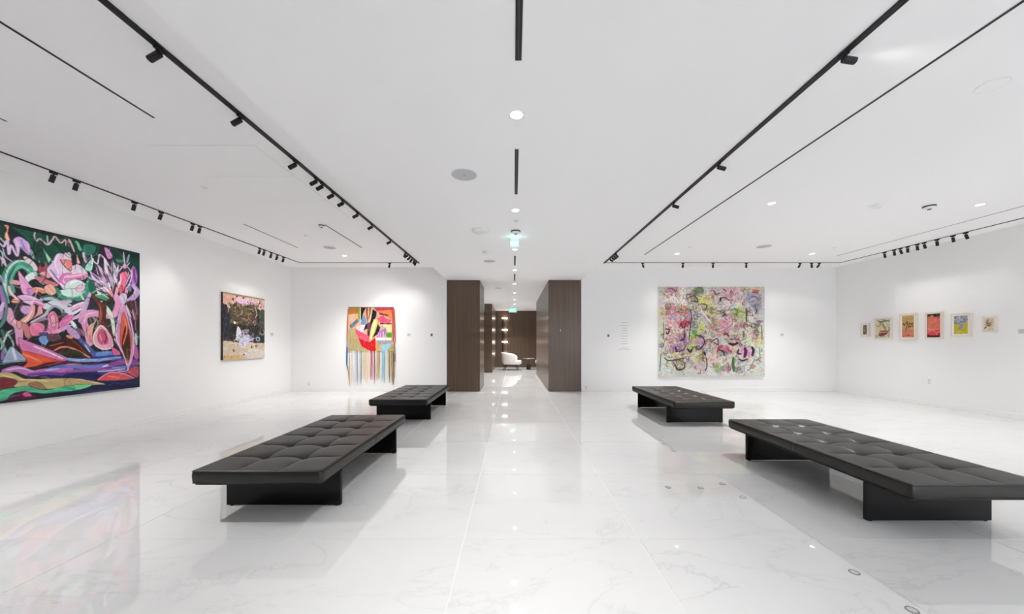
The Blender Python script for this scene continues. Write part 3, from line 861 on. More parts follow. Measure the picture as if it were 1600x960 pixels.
sA([(560, 470), (600, 560), (590, 640)], 16, (200, 172, 214)); sA([(620, 400), (590, 500), (630, 600)], 14, (240, 220, 236)); sA([(540, 560), (600, 640), (640, 700)], 12, (120, 90, 130))
sB([(-10, 500), (100, 470), (215, 448)], 62, (220, 132, 186)); sB([(0, 470), (110, 450), (200, 430)], 14, (240, 200, 222)); sB([(-10, 540), (70, 505), (160, 480)], 12, (90, 60, 100))
fB([(-20, 545), (100, 490), (232, 560), (200, 642), (80, 702), (-20, 692)], (218, 228, 222), (186, 204, 206)); fB([(140, 560), (222, 588), (150, 640), (100, 610)], (222, 188, 206)); sB([(10, 560), (110, 510), (220, 560)], 10, (245, 245, 245)); sB([(0, 610), (90, 600), (180, 590)], 10, (190, 150, 190))
fA([(630, 790), (700, 770), (765, 770), (765, 866), (680, 856)], (206, 232, 222)); 
sA([(614, 770), (660, 850), (764, 876)], 40, (52, 132, 108)); sB([(-20, 724), (130, 716), (222, 640), (252, 540), (272, 470)], 52, (60, 142, 118)); sB([(0, 700), (120, 690), (205, 630)], 12, (150, 200, 180)); sB([(140, 640), (190, 730)], 18, (200, 210, 205))
# spikes and leaf fan
for p in ([(455, 320), (552, 452), (520, 490)], [(330, 350), (372, 442), (350, 424)], [(410, 440), (434, 490), (416, 482)], [(474, 460), (505, 510), (490, 512)]): fA(p, (150, 206, 182), smooth=False)
sB([(30, 40), (82, 172)], 16, (226, 188, 188)); sB([(108, 60), (152, 152)], 32, (120, 190, 162)); sB([(100, 70), (130, 170)], 8, GD); sB([(205, 130), (185, 225)], 28, (54, 128, 104))
fB([(428, 128), (482, 150), (524, 232), (470, 252)], (206, 142, 196), (180, 110, 180)); fB([(108, 188), (154, 312), (112, 312)], (236, 172, 168), smooth=False); sB([(190, 190), (216, 292)], 28, (226, 192, 216)); sB([(205, 200), (222, 290)], 8, (90, 60, 90))
fB([(205, 352), (292, 250), (282, 385), (240, 400)], (162, 216, 196), (100, 170, 150))
fB([(290, 420), (420, 300), (560, 300), (700, 420), (620, 560), (520, 700), (430, 660), (330, 560)], (44, 38, 52))
for tip, base, w, c, c2 in (((272, 410), (440, 650), 100, (192, 160, 206), (220, 190, 222)), ((330, 305), (480, 600), 96, (196, 178, 202), (60, 50, 66)), ((372, 420), (500, 650), 44, (216, 150, 192), None),
    ((430, 255), (535, 600), 100, (172, 162, 190), (220, 214, 226)), ((470, 330), (540, 560), 40, (140, 100, 110), (50, 40, 46)), ((520, 265), (560, 520), 66, (204, 196, 206), (90, 80, 96)), ((340, 540), (420, 660), 40, (220, 160, 196), None),
    ((590, 320), (560, 520), 40, (206, 196, 214), None), ((590, 400), (530, 640), 40, (90, 84, 100), (200, 190, 200)), ((400, 560), (520, 700), 34, (140, 150, 160), (40, 40, 50)), ((450, 500), (515, 660), 30, (70, 46, 50), None),
    ((330, 590), (400, 690), 44, (200, 206, 204), None), ((560, 560), (520, 700), 24, (60, 90, 80), None), ((420, 470), (500, 620), 26, (224, 200, 220), None), ((540, 420), (575, 560), 30, (224, 222, 228), None)):
    leafB(tip, base, w, c, c2)
rl = np.random.RandomState(3)
for k in range(110):
    a_ = math.radians(rl.uniform(38, 152)); r0 = rl.uniform(40, 260); r1 = r0 + rl.uniform(50, 150)
    if r1 > 440: continue
    cx_, cy_ = 520, 700
    p0_, p1_ = (cx_ + math.cos(a_) * r0, cy_ - math.sin(a_) * r0), (cx_ + math.cos(a_ + 0.08) * r1, cy_ - math.sin(a_ + 0.08) * r1)
    sB([p0_, ((p0_[0] + p1_[0]) / 2 + rl.uniform(-8, 8), (p0_[1] + p1_[1]) / 2), p1_], rl.uniform(7, 15), [(226, 206, 226), (190, 170, 206), (46, 38, 52), (214, 160, 198), (36, 60, 56), (170, 176, 190), (240, 232, 240), (70, 44, 60)][rl.randint(8)], taper=0.9)
sB([(278, 210), (290, 262), (350, 312), (372, 210), (440, 262), (474, 332)], 13, (222, 202, 222)); sB([(300, 250), (280, 380)], 12, (214, 226, 222))
for k in range(4): sB([(570 + 22 * k, 262 + 2 * k), (590 + 22 * k, 300)], 11, (90, 160, 140))
fB([(250, 520), (310, 530), (334, 642), (300, 662), (258, 622)], (26, 96, 68)); sB([(330, 692), (400, 692), (476, 735)], 48, (72, 152, 114)); sB([(330, 672), (410, 668), (480, 712)], 14, (184, 218, 194)); fB([(280, 740), (350, 730), (410, 750), (340, 790)], (204, 214, 208))
fB([(440, 800), (520, 770), (560, 830), (500, 870)], GD)
fB([(605, 440), (650, 405), (694, 420), (672, 560), (642, 642), (608, 662), (622, 540)], (236, 112, 152), (226, 90, 110)); fB([(600, 602), (632, 560), (642, 622), (608, 672)], (226, 82, 72)); sB([(690, 590), (678, 662)], 34, (228, 140, 180)); sB([(590, 570), (560, 680), (570, 740)], 26, (222, 170, 200)); sB([(620, 440), (612, 560)], 12, (244, 190, 210))
fB([(738, 372), (770, 338), (808, 420), (802, 540), (750, 562), (733, 440)], (168, 114, 188), (130, 70, 150)); sB([(775, 370), (772, 450), (790, 530)], 16, (112, 50, 132)); sB([(745, 380), (750, 470)], 12, (206, 176, 216)); sB([(762, 560), (808, 640), (742, 722), (690, 745)], 58, (190, 152, 206)); sB([(790, 600), (760, 690)], 14, (220, 196, 222)); fB([(698, 540), (742, 560), (736, 642), (700, 612)], (108, 124, 146))
sB([(540, 430), (562, 542)], 22, (222, 222, 226)); sB([(662, 312), (598, 402)], 12, (216, 188, 216)); sB([(662, 312), (742, 420), (720, 545), (690, 590)], 13, (214, 190, 216)); sB([(650, 180), (665, 320)], 12, (226, 190, 200)); sB([(715, 210), (690, 300)], 20, (130, 170, 160)); fB([(640, 350), (660, 300), (690, 345), (670, 370)], (214, 150, 192)); sB([(720, 300), (690, 340)], 10, (206, 190, 206))
fB([(600, 690), (640, 650), (690, 680), (670, 770), (610, 780)], (206, 204, 214), (150, 140, 170))
# left lower folds, dark gaps
fB([(-10, 740), (200, 760), (330, 700), (400, 780), (380, 880), (200, 880), (140, 958), (-10, 958)], (36, 44, 50))
sB([(-10, 872), (90, 820), (190, 768)], 52, (216, 172, 202)); sB([(-10, 840), (100, 790), (190, 760)], 14, (236, 220, 230)); sB([(-10, 920), (80, 880), (160, 832)], 26, (226, 226, 232)); sB([(10, 962), (150, 905), (205, 790), (262, 670)], 34, (202, 182, 212)); sB([(0, 895), (80, 856), (150, 820)], 8, (120, 70, 110)); sB([(262, 650), (212, 842)], 26, LI); sB([(300, 700), (380, 790)], 10, (60, 30, 34))
sA([(440, 880), (560, 870), (660, 910), (760, 900)], 34, (176, 190, 196)); sA([(480, 930), (600, 905), (700, 940)], 18, (222, 222, 228)); sA([(430, 860), (540, 840), (640, 880)], 18, (50, 100, 92)); sA([(620, 900), (760, 880)], 14, (200, 140, 170))
fC([(80, 26), (285, 48), (270, 130), (160, 175), (110, 100)], (34, 40, 42)); fC([(178, 50), (260, 48), (272, 90), (230, 122), (190, 100)], (202, 152, 202)); fC([(100, 0), (170, 0), (150, 20), (110, 18)], (225, 150, 140))
fC([(200, 5), (330, 0), (412, 55), (330, 62), (260, 35)], (226, 180, 214)); sC([(300, 20), (400, 58)], 18, (205, 110, 160))
fC([(290, 40), (350, 60), (345, 150), (270, 190)], (40, 30, 32)); sC([(165, 225), (200, 190), (268, 132), (292, 50)], 36, (226, 164, 162)); sC([(352, 60), (347, 122), (280, 192)], 30, (226, 154, 152)); sC([(170, 200), (240, 165), (285, 90)], 8, (244, 214, 206))
fC([(260, 185), (400, 110), (430, 200), (400, 300), (300, 200)], (44, 48, 52)); sC([(280, 192), (392, 132), (432, 70)], 20, (182, 192, 192)); sC([(330, 180), (400, 160)], 18, (160, 120, 150))
sC([(400, 62), (470, 22), (560, 52), (625, 112)], 42, (206, 208, 216)); sC([(430, 90), (480, 50), (540, 80), (560, 130)], 16, (150, 160, 172)); sC([(540, 20), (625, 40)], 20, (190, 180, 200)); fC([(540, 120), (580, 110), (600, 140), (560, 150)], (60, 90, 90))
sC([(78, 80), (100, 172), (160, 232), (172, 385)], 46, (214, 152, 188)); sC([(95, 150), (150, 205)], 14, (236, 190, 190)); sC([(200, 200), (240, 262), (246, 315)], 40, (192, 124, 116)); fC([(150, 180), (190, 190), (180, 250), (150, 230)], (214, 150, 130))
fC([(268, 212), (330, 190), (392, 222), (382, 292), (290, 312), (260, 262)], (220, 112, 152), (232, 160, 190)); fC([(415, 272), (425, 190), (420, 130), (470, 92), (512, 150), (512, 252), (450, 282)], (226, 134, 178), (210, 100, 150)); fC([(444, 140), (480, 128), (492, 222), (460, 232)], (230, 164, 164)); fC([(518, 212), (560, 150), (625, 138), (625, 192), (560, 262)], (216, 112, 162)); sC([(395, 285), (500, 272), (582, 240)], 30, (226, 154, 184)); sC([(540, 250), (625, 220)], 20, (190, 160, 200))
sC([(0, 232), (40, 160), (62, 60)], 20, (90, 130, 120)); sC([(8, 432), (60, 300), (102, 262)], 12, (192, 206, 196)); sC([(20, 60), (0, 160)], 22, (172, 142, 190)); sC([(0, 340), (30, 400), (60, 470)], 16, (120, 170, 150)); sC([(15, 260), (40, 320)], 18, (60, 110, 90)); sC([(0, 90), (30, 20)], 18, (210, 190, 215)); sC([(60, 280), (110, 360), (120, 410)], 10, (150, 180, 170))
fC([(20, 562), (80, 420), (112, 408), (150, 440), (232, 522), (120, 562)], (142, 152, 184), (180, 190, 210)); sC([(110, 420), (140, 520)], 14, (214, 220, 230)); sC([(30, 440), (20, 520)], 20, (130, 110, 160)); fC([(0, 585), (100, 550), (255, 540), (170, 572), (20, 625)], (18, 24, 30)); sC([(0, 560), (100, 545)], 10, (80, 140, 120))
fC([(348, 320), (420, 298), (436, 340), (400, 392), (350, 362)], (112, 152, 206)); fC([(420, 300), (520, 300), (540, 350), (440, 360)], (90, 60, 70)); fC([(340, 290), (420, 282), (400, 310)], (60, 70, 130))
# red hill, island, water
fC([(400, 422), (470, 370), (630, 330), (630, 540), (560, 520), (470, 460)], (56, 26, 26)); sC([(480, 440), (540, 412), (630, 408)], 14, (226, 122, 102)); sC([(500, 470), (630, 450)], 26, (38, 56, 30)); sC([(440, 400), (560, 370)], 8, (150, 90, 60))
fC([(160, 382), (220, 400), (330, 420), (545, 532), (430, 547), (442, 572), (310, 582), (198, 594), (242, 542), (200, 472)], (226, 88, 62), (200, 60, 56)); fC([(163, 330), (220, 350), (330, 390), (470, 448), (632, 528), (540, 530), (400, 492), (260, 452), (188, 432)], (206, 122, 172), (190, 104, 160)); sC([(300, 402), (420, 452), (552, 512)], 10, (236, 218, 226)); sC([(310, 592), (440, 557), (630, 545)], 24, (92, 26, 32)); sC([(200, 470), (280, 500), (360, 540)], 12, (240, 130, 90))
fD([(0, 300), (60, 322), (160, 420), (262, 540), (120, 522), (0, 442)], (62, 28, 22)); sD([(-10, 425), (90, 458), (245, 542)], 15, (228, 134, 112)); sD([(0, 470), (80, 480), (160, 510)], 36, (36, 56, 30)); sD([(40, 350), (130, 420), (200, 500)], 12, (120, 50, 40)); sD([(0, 310), (50, 330)], 26, (226, 140, 120))
fC([(380, 640), (630, 560), (630, 700), (400, 700)], (60, 60, 124)); fD([(200, 400), (300, 470), (480, 480), (560, 545), (760, 560), (760, 860), (-10, 945), (-10, 545), (270, 545)], (58, 60, 122), smooth=False)
sC([(440, 602), (540, 582), (630, 574)], 30, (84, 106, 180)); sC([(380, 672), (630, 684)], 44, (30, 34, 86)); sC([(40, 622), (150, 602), (280, 642), (420, 622), (630, 612)], 46, (182, 114, 182)); sC([(60, 612), (180, 596), (290, 625)], 12, (222, 180, 216)); sC([(250, 655), (450, 642), (630, 662)], 24, (112, 62, 142)); sC([(400, 618), (520, 600)], 12, (170, 180, 230))
sD([(-10, 555), (120, 572), (300, 570), (572, 540)], 28, (132, 168, 216)); sD([(60, 575), (200, 560)], 10, (200, 220, 240)); sD([(290, 512), (490, 490)], 42, (102, 142, 202)); sD([(-10, 597), (200, 602), (460, 590)], 20, (62, 22, 42)); sD([(-10, 636), (250, 642), (510, 620)], 36, (112, 122, 192)); sD([(380, 642), (470, 612), (525, 614)], 16, (226, 222, 240)); sD([(460, 622), (640, 582), (760, 604)], 52, (140, 72, 142)); sD([(-10, 692), (300, 672), (600, 672)], 26, (152, 84, 162)); sD([(0, 612), (150, 616)], 8, (220, 130, 150))
fD([(-10, 722), (330, 710), (340, 782), (100, 778), (-10, 778)], (26, 28, 76)); sD([(330, 692), (480, 682), (622, 660)], 13, (172, 192, 230)); sD([(480, 655), (640, 640)], 18, (120, 130, 200))
fD([(300, 795), (430, 790), (760, 765), (760, 860), (300, 895), (-10, 945), (-10, 905)], (22, 28, 60), smooth=False); fD([(640, 684), (700, 650), (760, 640), (760, 748), (690, 732)], (192, 84, 86), (150, 60, 80)); fD([(325, 782), (430, 710), (520, 700), (640, 730), (718, 766), (500, 788)], (216, 84, 88), (190, 60, 76)); sD([(330, 782), (430, 712), (520, 700), (640, 728), (716, 764)], 10, (236, 150, 170)); sD([(440, 740), (560, 760)], 14, (236, 130, 120))
for k in range(9): sD([(330 + 48 * k, 828 - 4 * k + (k % 3) * 10), (372 + 48 * k, 822 - 4 * k + (k % 3) * 10)], 8, (52, 66, 120))
# right side tent, trunk, tube, bud
fD([(440, 0), (560, 0), (540, 200), (500, 330), (400, 230), (400, 110)], (30, 52, 48)); fD([(200, 110), (350, 100), (350, 200), (300, 250), (210, 200)], (42, 46, 48))
sB([(170, 970), (190, 905), (260, 882), (360, 890), (480, 912), (560, 880), (590, 770), (562, 690)], 66, (220, 152, 192), taper=0.1); sD([(242, 392), (212, 250), (178, 150), (200, 92), (290, 72), (420, 86), (500, 76), (545, 0)], 54, (220, 152, 192), taper=0.1); sD([(200, 190), (185, 140), (215, 80), (300, 60)], 10, (240, 200, 220)); sD([(230, 330), (205, 230), (200, 160)], 10, (190, 110, 160))
fB([(680, 780), (740, 740), (820, 760), (820, 958), (720, 958)], (58, 40, 52)); sB([(732, 740), (802, 962)], 24, (100, 54, 52)); sB([(782, 730), (808, 900)], 18, (140, 90, 110)); sB([(680, 790), (735, 930)], 16, (206, 200, 204)); sD([(690, 60), (740, 200), (750, 330)], 20, (60, 40, 54)); sD([(700, 30), (720, 130)], 12, (190, 180, 170)); sD([(735, 60), (730, 250)], 12, (160, 90, 110)); sD([(722, 420), (744, 545)], 54, (172, 94, 152)); sD([(735, 290), (742, 400)], 26, (170, 200, 180))
sB([(445, 808), (490, 880), (525, 965)], 42, (216, 226, 216)); sD([(425, 15), (480, 120), (505, 300)], 32, (214, 224, 210)); sD([(500, 330), (600, 500), (655, 650)], 18, (220, 170, 206))
sB([(400, 970), (385, 802), (360, 760), (300, 690)], 46, (98, 48, 38)); sB([(412, 970), (400, 830), (470, 742), (522, 690), (562, 540)], 24, (74, 38, 32)); sD([(385, 0), (375, 100), (372, 190)], 62, (98, 48, 38), taper=0.0); sD([(360, 0), (352, 110), (350, 180)], 10, (170, 90, 70)); sD([(400, 0), (400, 120), (440, 230), (500, 330)], 24, (80, 34, 30)); sB([(490, 612), (524, 690)], 28, (230, 142, 142)); sB([(372, 780), (392, 870), (394, 958)], 8, (180, 100, 80))
fD([(570, -10), (622, -10), (660, 150), (702, 330), (692, 520), (650, 658), (600, 522), (530, 382), (518, 250)], (206, 152, 192), (186, 130, 180)); fD([(602, 50), (662, 222), (692, 362), (652, 602), (580, 432), (568, 272)], (204, 82, 60), (226, 110, 80)); fD([(632, 190), (672, 332), (662, 562), (602, 482), (590, 362)], (62, 32, 22)); sD([(650, 672), (700, 520), (712, 340), (680, 150), (630, 0)], 15, (226, 172, 206)); sD([(640, 440), (650, 560)], 14, (90, 80, 40)); sD([(610, 120), (640, 240), (600, 400)], 14, (236, 120, 84)); sD([(520, 270), (540, 380), (600, 500), (652, 660)], 12, (232, 196, 220)); sD([(545, 690), (630, 686), (650, 660)], 10, (232, 170, 200))
fD([(218, 220), (292, 168), (272, 272), (262, 385), (220, 332)], (230, 164, 142)); sD([(270, 100), (302, 150), (260, 212)], 12, (182, 162, 152)); sD([(310, 120), (330, 180), (300, 240)], 10, (150, 140, 140)); sD([(240, 110), (260, 170)], 10, (120, 110, 120)); sD([(240, 300), (250, 380)], 14, (214, 110, 110))
sD([(120, 330), (200, 412), (292, 512)], 38, (72, 92, 152)); sD([(190, 402), (242, 482)], 10, (214, 214, 232)); sD([(20, 235), (112, 320)], 60, (190, 154, 196)); sD([(48, 155), (92, 222)], 30, (210, 226, 226)); sD([(110, 240), (180, 300)], 40, (110, 80, 110)); sD([(-10, 110), (60, 100)], 36, (218, 110, 170))
fD([(272, 332), (300, 262), (362, 196), (432, 250), (482, 332), (492, 422), (420, 456), (340, 444), (290, 402)], (226, 170, 192), (210, 130, 160)); fD([(328, 300), (375, 236), (422, 300), (432, 382), (380, 402), (338, 372)], (200, 84, 114)); sD([(400, 260), (420, 330), (400, 390)], 12, (110, 40, 60)); sD([(290, 400), (278, 332), (304, 262), (362, 198), (432, 252)], 12, (236, 218, 212)); sD([(300, 410), (380, 452), (470, 440), (492, 400)], 12, (240, 210, 200)); sD([(350, 300), (370, 360)], 12, (236, 150, 170)); fD([(478, 428), (562, 480), (562, 514), (500, 508)], (216, 92, 142))
# foreground bank
fC([(-10, 642), (100, 640), (250, 700), (400, 690), (632, 690), (632, 752), (400, 782), (200, 772), (-10, 724)], (192, 172, 118), (172, 148, 104)); fC([(-10, 690), (60, 680), (152, 710), (110, 762), (60, 792), (-10, 792)], (112, 42, 46)); fC([(250, 742), (330, 718), (402, 772), (360, 784)], (150, 112, 82)); sC([(180, 700), (300, 700), (420, 712)], 12, (216, 204, 150)); sC([(20, 660), (120, 680)], 12, (206, 190, 140))
fD([(-10, 770), (120, 768), (260, 795), (405, 826), (250, 838), (100, 848), (-10, 852)], (186, 162, 112), (170, 140, 110)); fD([(-10, 850), (150, 832), (272, 830), (190, 872), (-10, 905)], (112, 202, 142)); sD([(120, 776), (260, 800), (400, 828)], 8, (226, 216, 170))
fC([(-10, 802), (120, 770), (260, 758), (400, 790), (632, 748), (632, 802), (420, 822), (300, 812), (140, 812), (60, 862), (-10, 894)], (84, 186, 142), (56, 140, 116)); fC([(60, 862), (140, 820), (220, 800), (300, 830), (345, 852), (20, 892)], (76, 22, 52)); fC([(198, 822), (240, 804), (284, 842), (220, 848)], (202, 84, 142)); fC([(335, 832), (632, 800), (632, 835), (400, 862)], (26, 26, 52)); sC([(-5, 880), (60, 860)], 22, (60, 150, 110))
# loose bright and dark brushwork over everything
rs = np.random.RandomState(5)
for k in range(240):
    s = rs.uniform(4.25, Y1 - 0.03); t = rs.uniform(Z0 + 0.05, Z1 - 0.05)
    j = int((t - Z0) / art.res); i = int((s - art.s0) / art.res)
    base = art.img[min(j, art.ny - 1), min(i, art.nx - 1)]
    a = rs.uniform(-0.5, 0.5) if t < 1.15 else rs.uniform(0.3, 2.9)
    L = rs.uniform(0.04, 0.15); c = np.clip(base + rs.choice([-20, 20, 26]) + rs.randn(3) * 8, 8, 245)
    dx, dy = math.cos(a) * L, math.sin(a) * L
    art.stroke([(s - dx, t - dy), (s + rs.uniform(-.02, .02), t + rs.uniform(-.02, .02)), (s + dx, t + dy)], rs.uniform(0.008, 0.017), c, taper=0.8, alpha=0.5)
art.noise(0.025, 5, False)
# the canvas goes on outside the picture: repeat the growth, turned round
full = Art(Y0, Y1, Z0, Z1, 0.0062, (24, 32, 36))
nvis = full.nx - art.nx
if full.ny == art.ny:
    full.img[:, nvis:] = art.img
    src = np.roll(art.img[:, ::-1], 0, axis=1)
    reps = np.concatenate([src, art.img], axis=1)
    full.img[:, :nvis] = reps[:, src.shape[1] - nvis if nvis <= src.shape[1] else 0:][:, :nvis] if nvis <= src.shape[1] else np.concatenate([art.img, src], axis=1)[:, -nvis:]
p = thing('painting', 'huge colourful painting of pink flowers over blue water on the left wall', 'painting', (XL, (Y0 + Y1) / 2, Z0))
yc = (Y0 + Y1) / 2
finish('stretcher', boxbm(0.002, 0.043, Y0 - yc, Y1 - yc, 0, Z1 - Z0, 0.002, 1), 'canvas_dark', p)
link('painted_canvas', full.mesh('painted_canvas', 'oil', lambda s, t: (np.full_like(s, 0.0445), s - yc, t - Z0)), p)

# ------------------------------------------------------------------ small dark painting on the left wall
art = Art(7.594, 8.86, 0.985, 2.442, 0.0075, (40, 36, 36))
zP = zoomer(340, 450, 8.0, left_plane)
def fP(p_, c, sh=None, **k): art.fill(zP(p_), c, shade=sh, **k)
def sP(p_, w, c, **k): art.stroke(zP(p_), w / 8.0 * 8.2 / F, c, **k)
fP([(40, 20), (600, 120), (600, 330), (500, 260), (480, 215), (400, 235), (300, 225), (240, 175), (180, 225), (150, 330), (110, 230), (40, 190)], (226, 188, 180), smooth=False)
fP([(60, 40), (600, 125), (600, 170), (300, 120), (60, 90)], (214, 178, 150)); fP([(250, 130), (470, 170), (470, 210), (300, 205)], (232, 196, 214)); fP([(70, 90), (220, 120), (150, 190), (70, 170)], (232, 170, 150))
sP([(60, 55), (300, 100), (590, 150)], 18, (150, 130, 110))
fP([(150, 260), (240, 180), (320, 225), (480, 225), (500, 400), (420, 470), (250, 440), (160, 340)], (92, 78, 58), (60, 50, 42))
for k in range(150):
    r1 = rs.uniform(0, 1); x, y = rs.uniform(150, 500), rs.uniform(210, 470)
    sP([(x, y), (x + rs.uniform(-25, 25), y + rs.uniform(-25, 25)), (x + rs.uniform(-30, 30), y + rs.uniform(-30, 30))], rs.uniform(5, 13), [(128, 112, 60), (60, 48, 40), (150, 120, 90), (40, 40, 34), (110, 104, 50), (190, 160, 140), (84, 70, 50)][rs.randint(7)])
fP([(60, 220), (130, 250), (160, 380), (130, 660), (60, 660)], (44, 46, 54)); fP([(520, 300), (590, 290), (590, 480), (540, 500)], (70, 78, 64))
for k in range(70):
    x, y = rs.uniform(70, 190), rs.uniform(250, 640)
    sP([(x, y), (x + rs.uniform(-6, 6), y + rs.uniform(20, 60))], rs.uniform(4, 9), [(30, 30, 38), (70, 72, 84), (96, 92, 92), (52, 44, 44)][rs.randint(4)])
for k in range(60):
    x, y = rs.uniform(400, 590), rs.uniform(420, 660)
    sP([(x, y), (x + rs.uniform(-16, 16), y + rs.uniform(10, 40))], rs.uniform(4, 10), [(30, 28, 28), (60, 66, 40), (90, 70, 80), (96, 120, 60), (50, 44, 60)][rs.randint(5)])
fP([(40, 660), (150, 665), (300, 690), (450, 690), (600, 690), (600, 920), (40, 930)], (208, 192, 168), (190, 166, 136), smooth=False)
fP([(60, 860), (250, 840), (400, 850), (380, 910), (60, 920)], (206, 170, 120)); fP([(300, 800), (500, 760), (590, 800), (580, 880), (350, 880)], (206, 196, 186))
fP([(255, 480), (300, 560), (270, 640), (230, 650), (235, 560)], (226, 224, 232)); fP([(270, 640), (330, 570), (410, 600), (450, 650), (380, 680), (350, 740), (290, 740)], (216, 214, 228), (160, 150, 190)); fP([(310, 530), (390, 520), (380, 575), (330, 580)], (150, 140, 130)); fP([(200, 420), (232, 425), (225, 450), (205, 450)], (238, 228, 226))
sP([(320, 560), (360, 582), (390, 555)], 9, (40, 34, 34)); sP([(200, 660), (280, 630), (380, 660), (460, 630)], 12, (200, 190, 200)); sP([(300, 690), (420, 690), (460, 720)], 18, (220, 190, 210)); fP([(480, 620), (525, 620), (525, 665), (485, 665)], (150, 170, 190)); fP([(492, 632), (514, 632), (514, 655), (492, 655)], (30, 34, 44))
sP([(540, 520), (530, 560), (560, 590), (580, 560), (565, 520)], 9, (186, 190, 190)); sP([(470, 250), (490, 330), (470, 380)], 12, (206, 196, 186)); sP([(360, 260), (430, 270), (450, 300)], 10, (196, 170, 150)); sP([(130, 230), (140, 300)], 14, (196, 150, 140))
for k in range(90):
    x, y = rs.uniform(70, 570), rs.uniform(680, 890)
    sP([(x, y), (x + rs.uniform(-30, 30), y + rs.uniform(-8, 8))], rs.uniform(4, 9), [(226, 210, 184), (180, 160, 136), (210, 176, 150), (160, 150, 140)][rs.randint(4)], alpha=0.7)
for x, y in ((190, 145), (240, 108), (380, 180), (525, 195), (320, 125), (425, 740), (480, 728), (330, 835), (200, 785), (540, 245)): art.blob(zP([(x, y)])[0], 0.022, 0.022, (66, 30, 36))
for k in range(40): x, y = rs.uniform(180, 470), rs.uniform(560, 720); sP([(x, y), (x + rs.uniform(-20, 20), y + rs.uniform(-14, 14))], rs.uniform(4, 8), [(60, 54, 80), (226, 224, 236), (30, 28, 34)][rs.randint(3)])
for k in range(420):
    x, y = rs.uniform(65, 578), rs.uniform(60, 890); q_ = zP([(x, y)])[0]
    b_ = art.img[min(max(int((q_[1] - art.t0) / art.res), 0), art.ny - 1), min(max(int((q_[0] - art.s0) / art.res), 0), art.nx - 1)]
    c_ = np.clip(b_ + rs.choice([-42, -24, 30, 44]) + rs.randn(3) * 10, 6, 240)
    sP([(x, y), (x + rs.uniform(-16, 16), y + rs.uniform(-22, 22)), (x + rs.uniform(-24, 24), y + rs.uniform(-30, 30))], rs.uniform(4, 9), c_, alpha=0.7)
for k in range(46):
    x, y = rs.uniform(225, 450), rs.uniform(560, 740)
    sP([(x, y), (x + rs.uniform(-22, 22), y + rs.uniform(-22, 22))], rs.uniform(5, 13), [(232, 230, 240), (206, 200, 224), (60, 54, 70), (170, 160, 190)][rs.randint(4)], taper=0.8)
for k in range(26):
    x = 70 + 20 * k; y = 215 + 18 * math.sin(k * 1.3) + rs.uniform(-16, 16)
    sP([(x, y - 25), (x + rs.uniform(-8, 8), y + rs.uniform(5, 40))], rs.uniform(9, 17), [(44, 36, 36), (80, 66, 54), (196, 150, 140), (60, 48, 44)][rs.randint(4)], taper=0.8)
art.noise(0.03, 8, False)
p = thing('painting', 'smaller dark painting with a pink top edge and white splashes, left of the corner', 'painting', (XL, 8.227, 0.985))
finish('stretcher', boxbm(0.002, 0.043, -0.633, 0.633, 0, 1.457, 0.002, 1), 'canvas_dark', p)
link('painted_canvas', art.mesh('painted_canvas', 'impasto', lambda s, t: (np.full_like(s, 0.0445), s - 8.227, t - 0.985)), p)

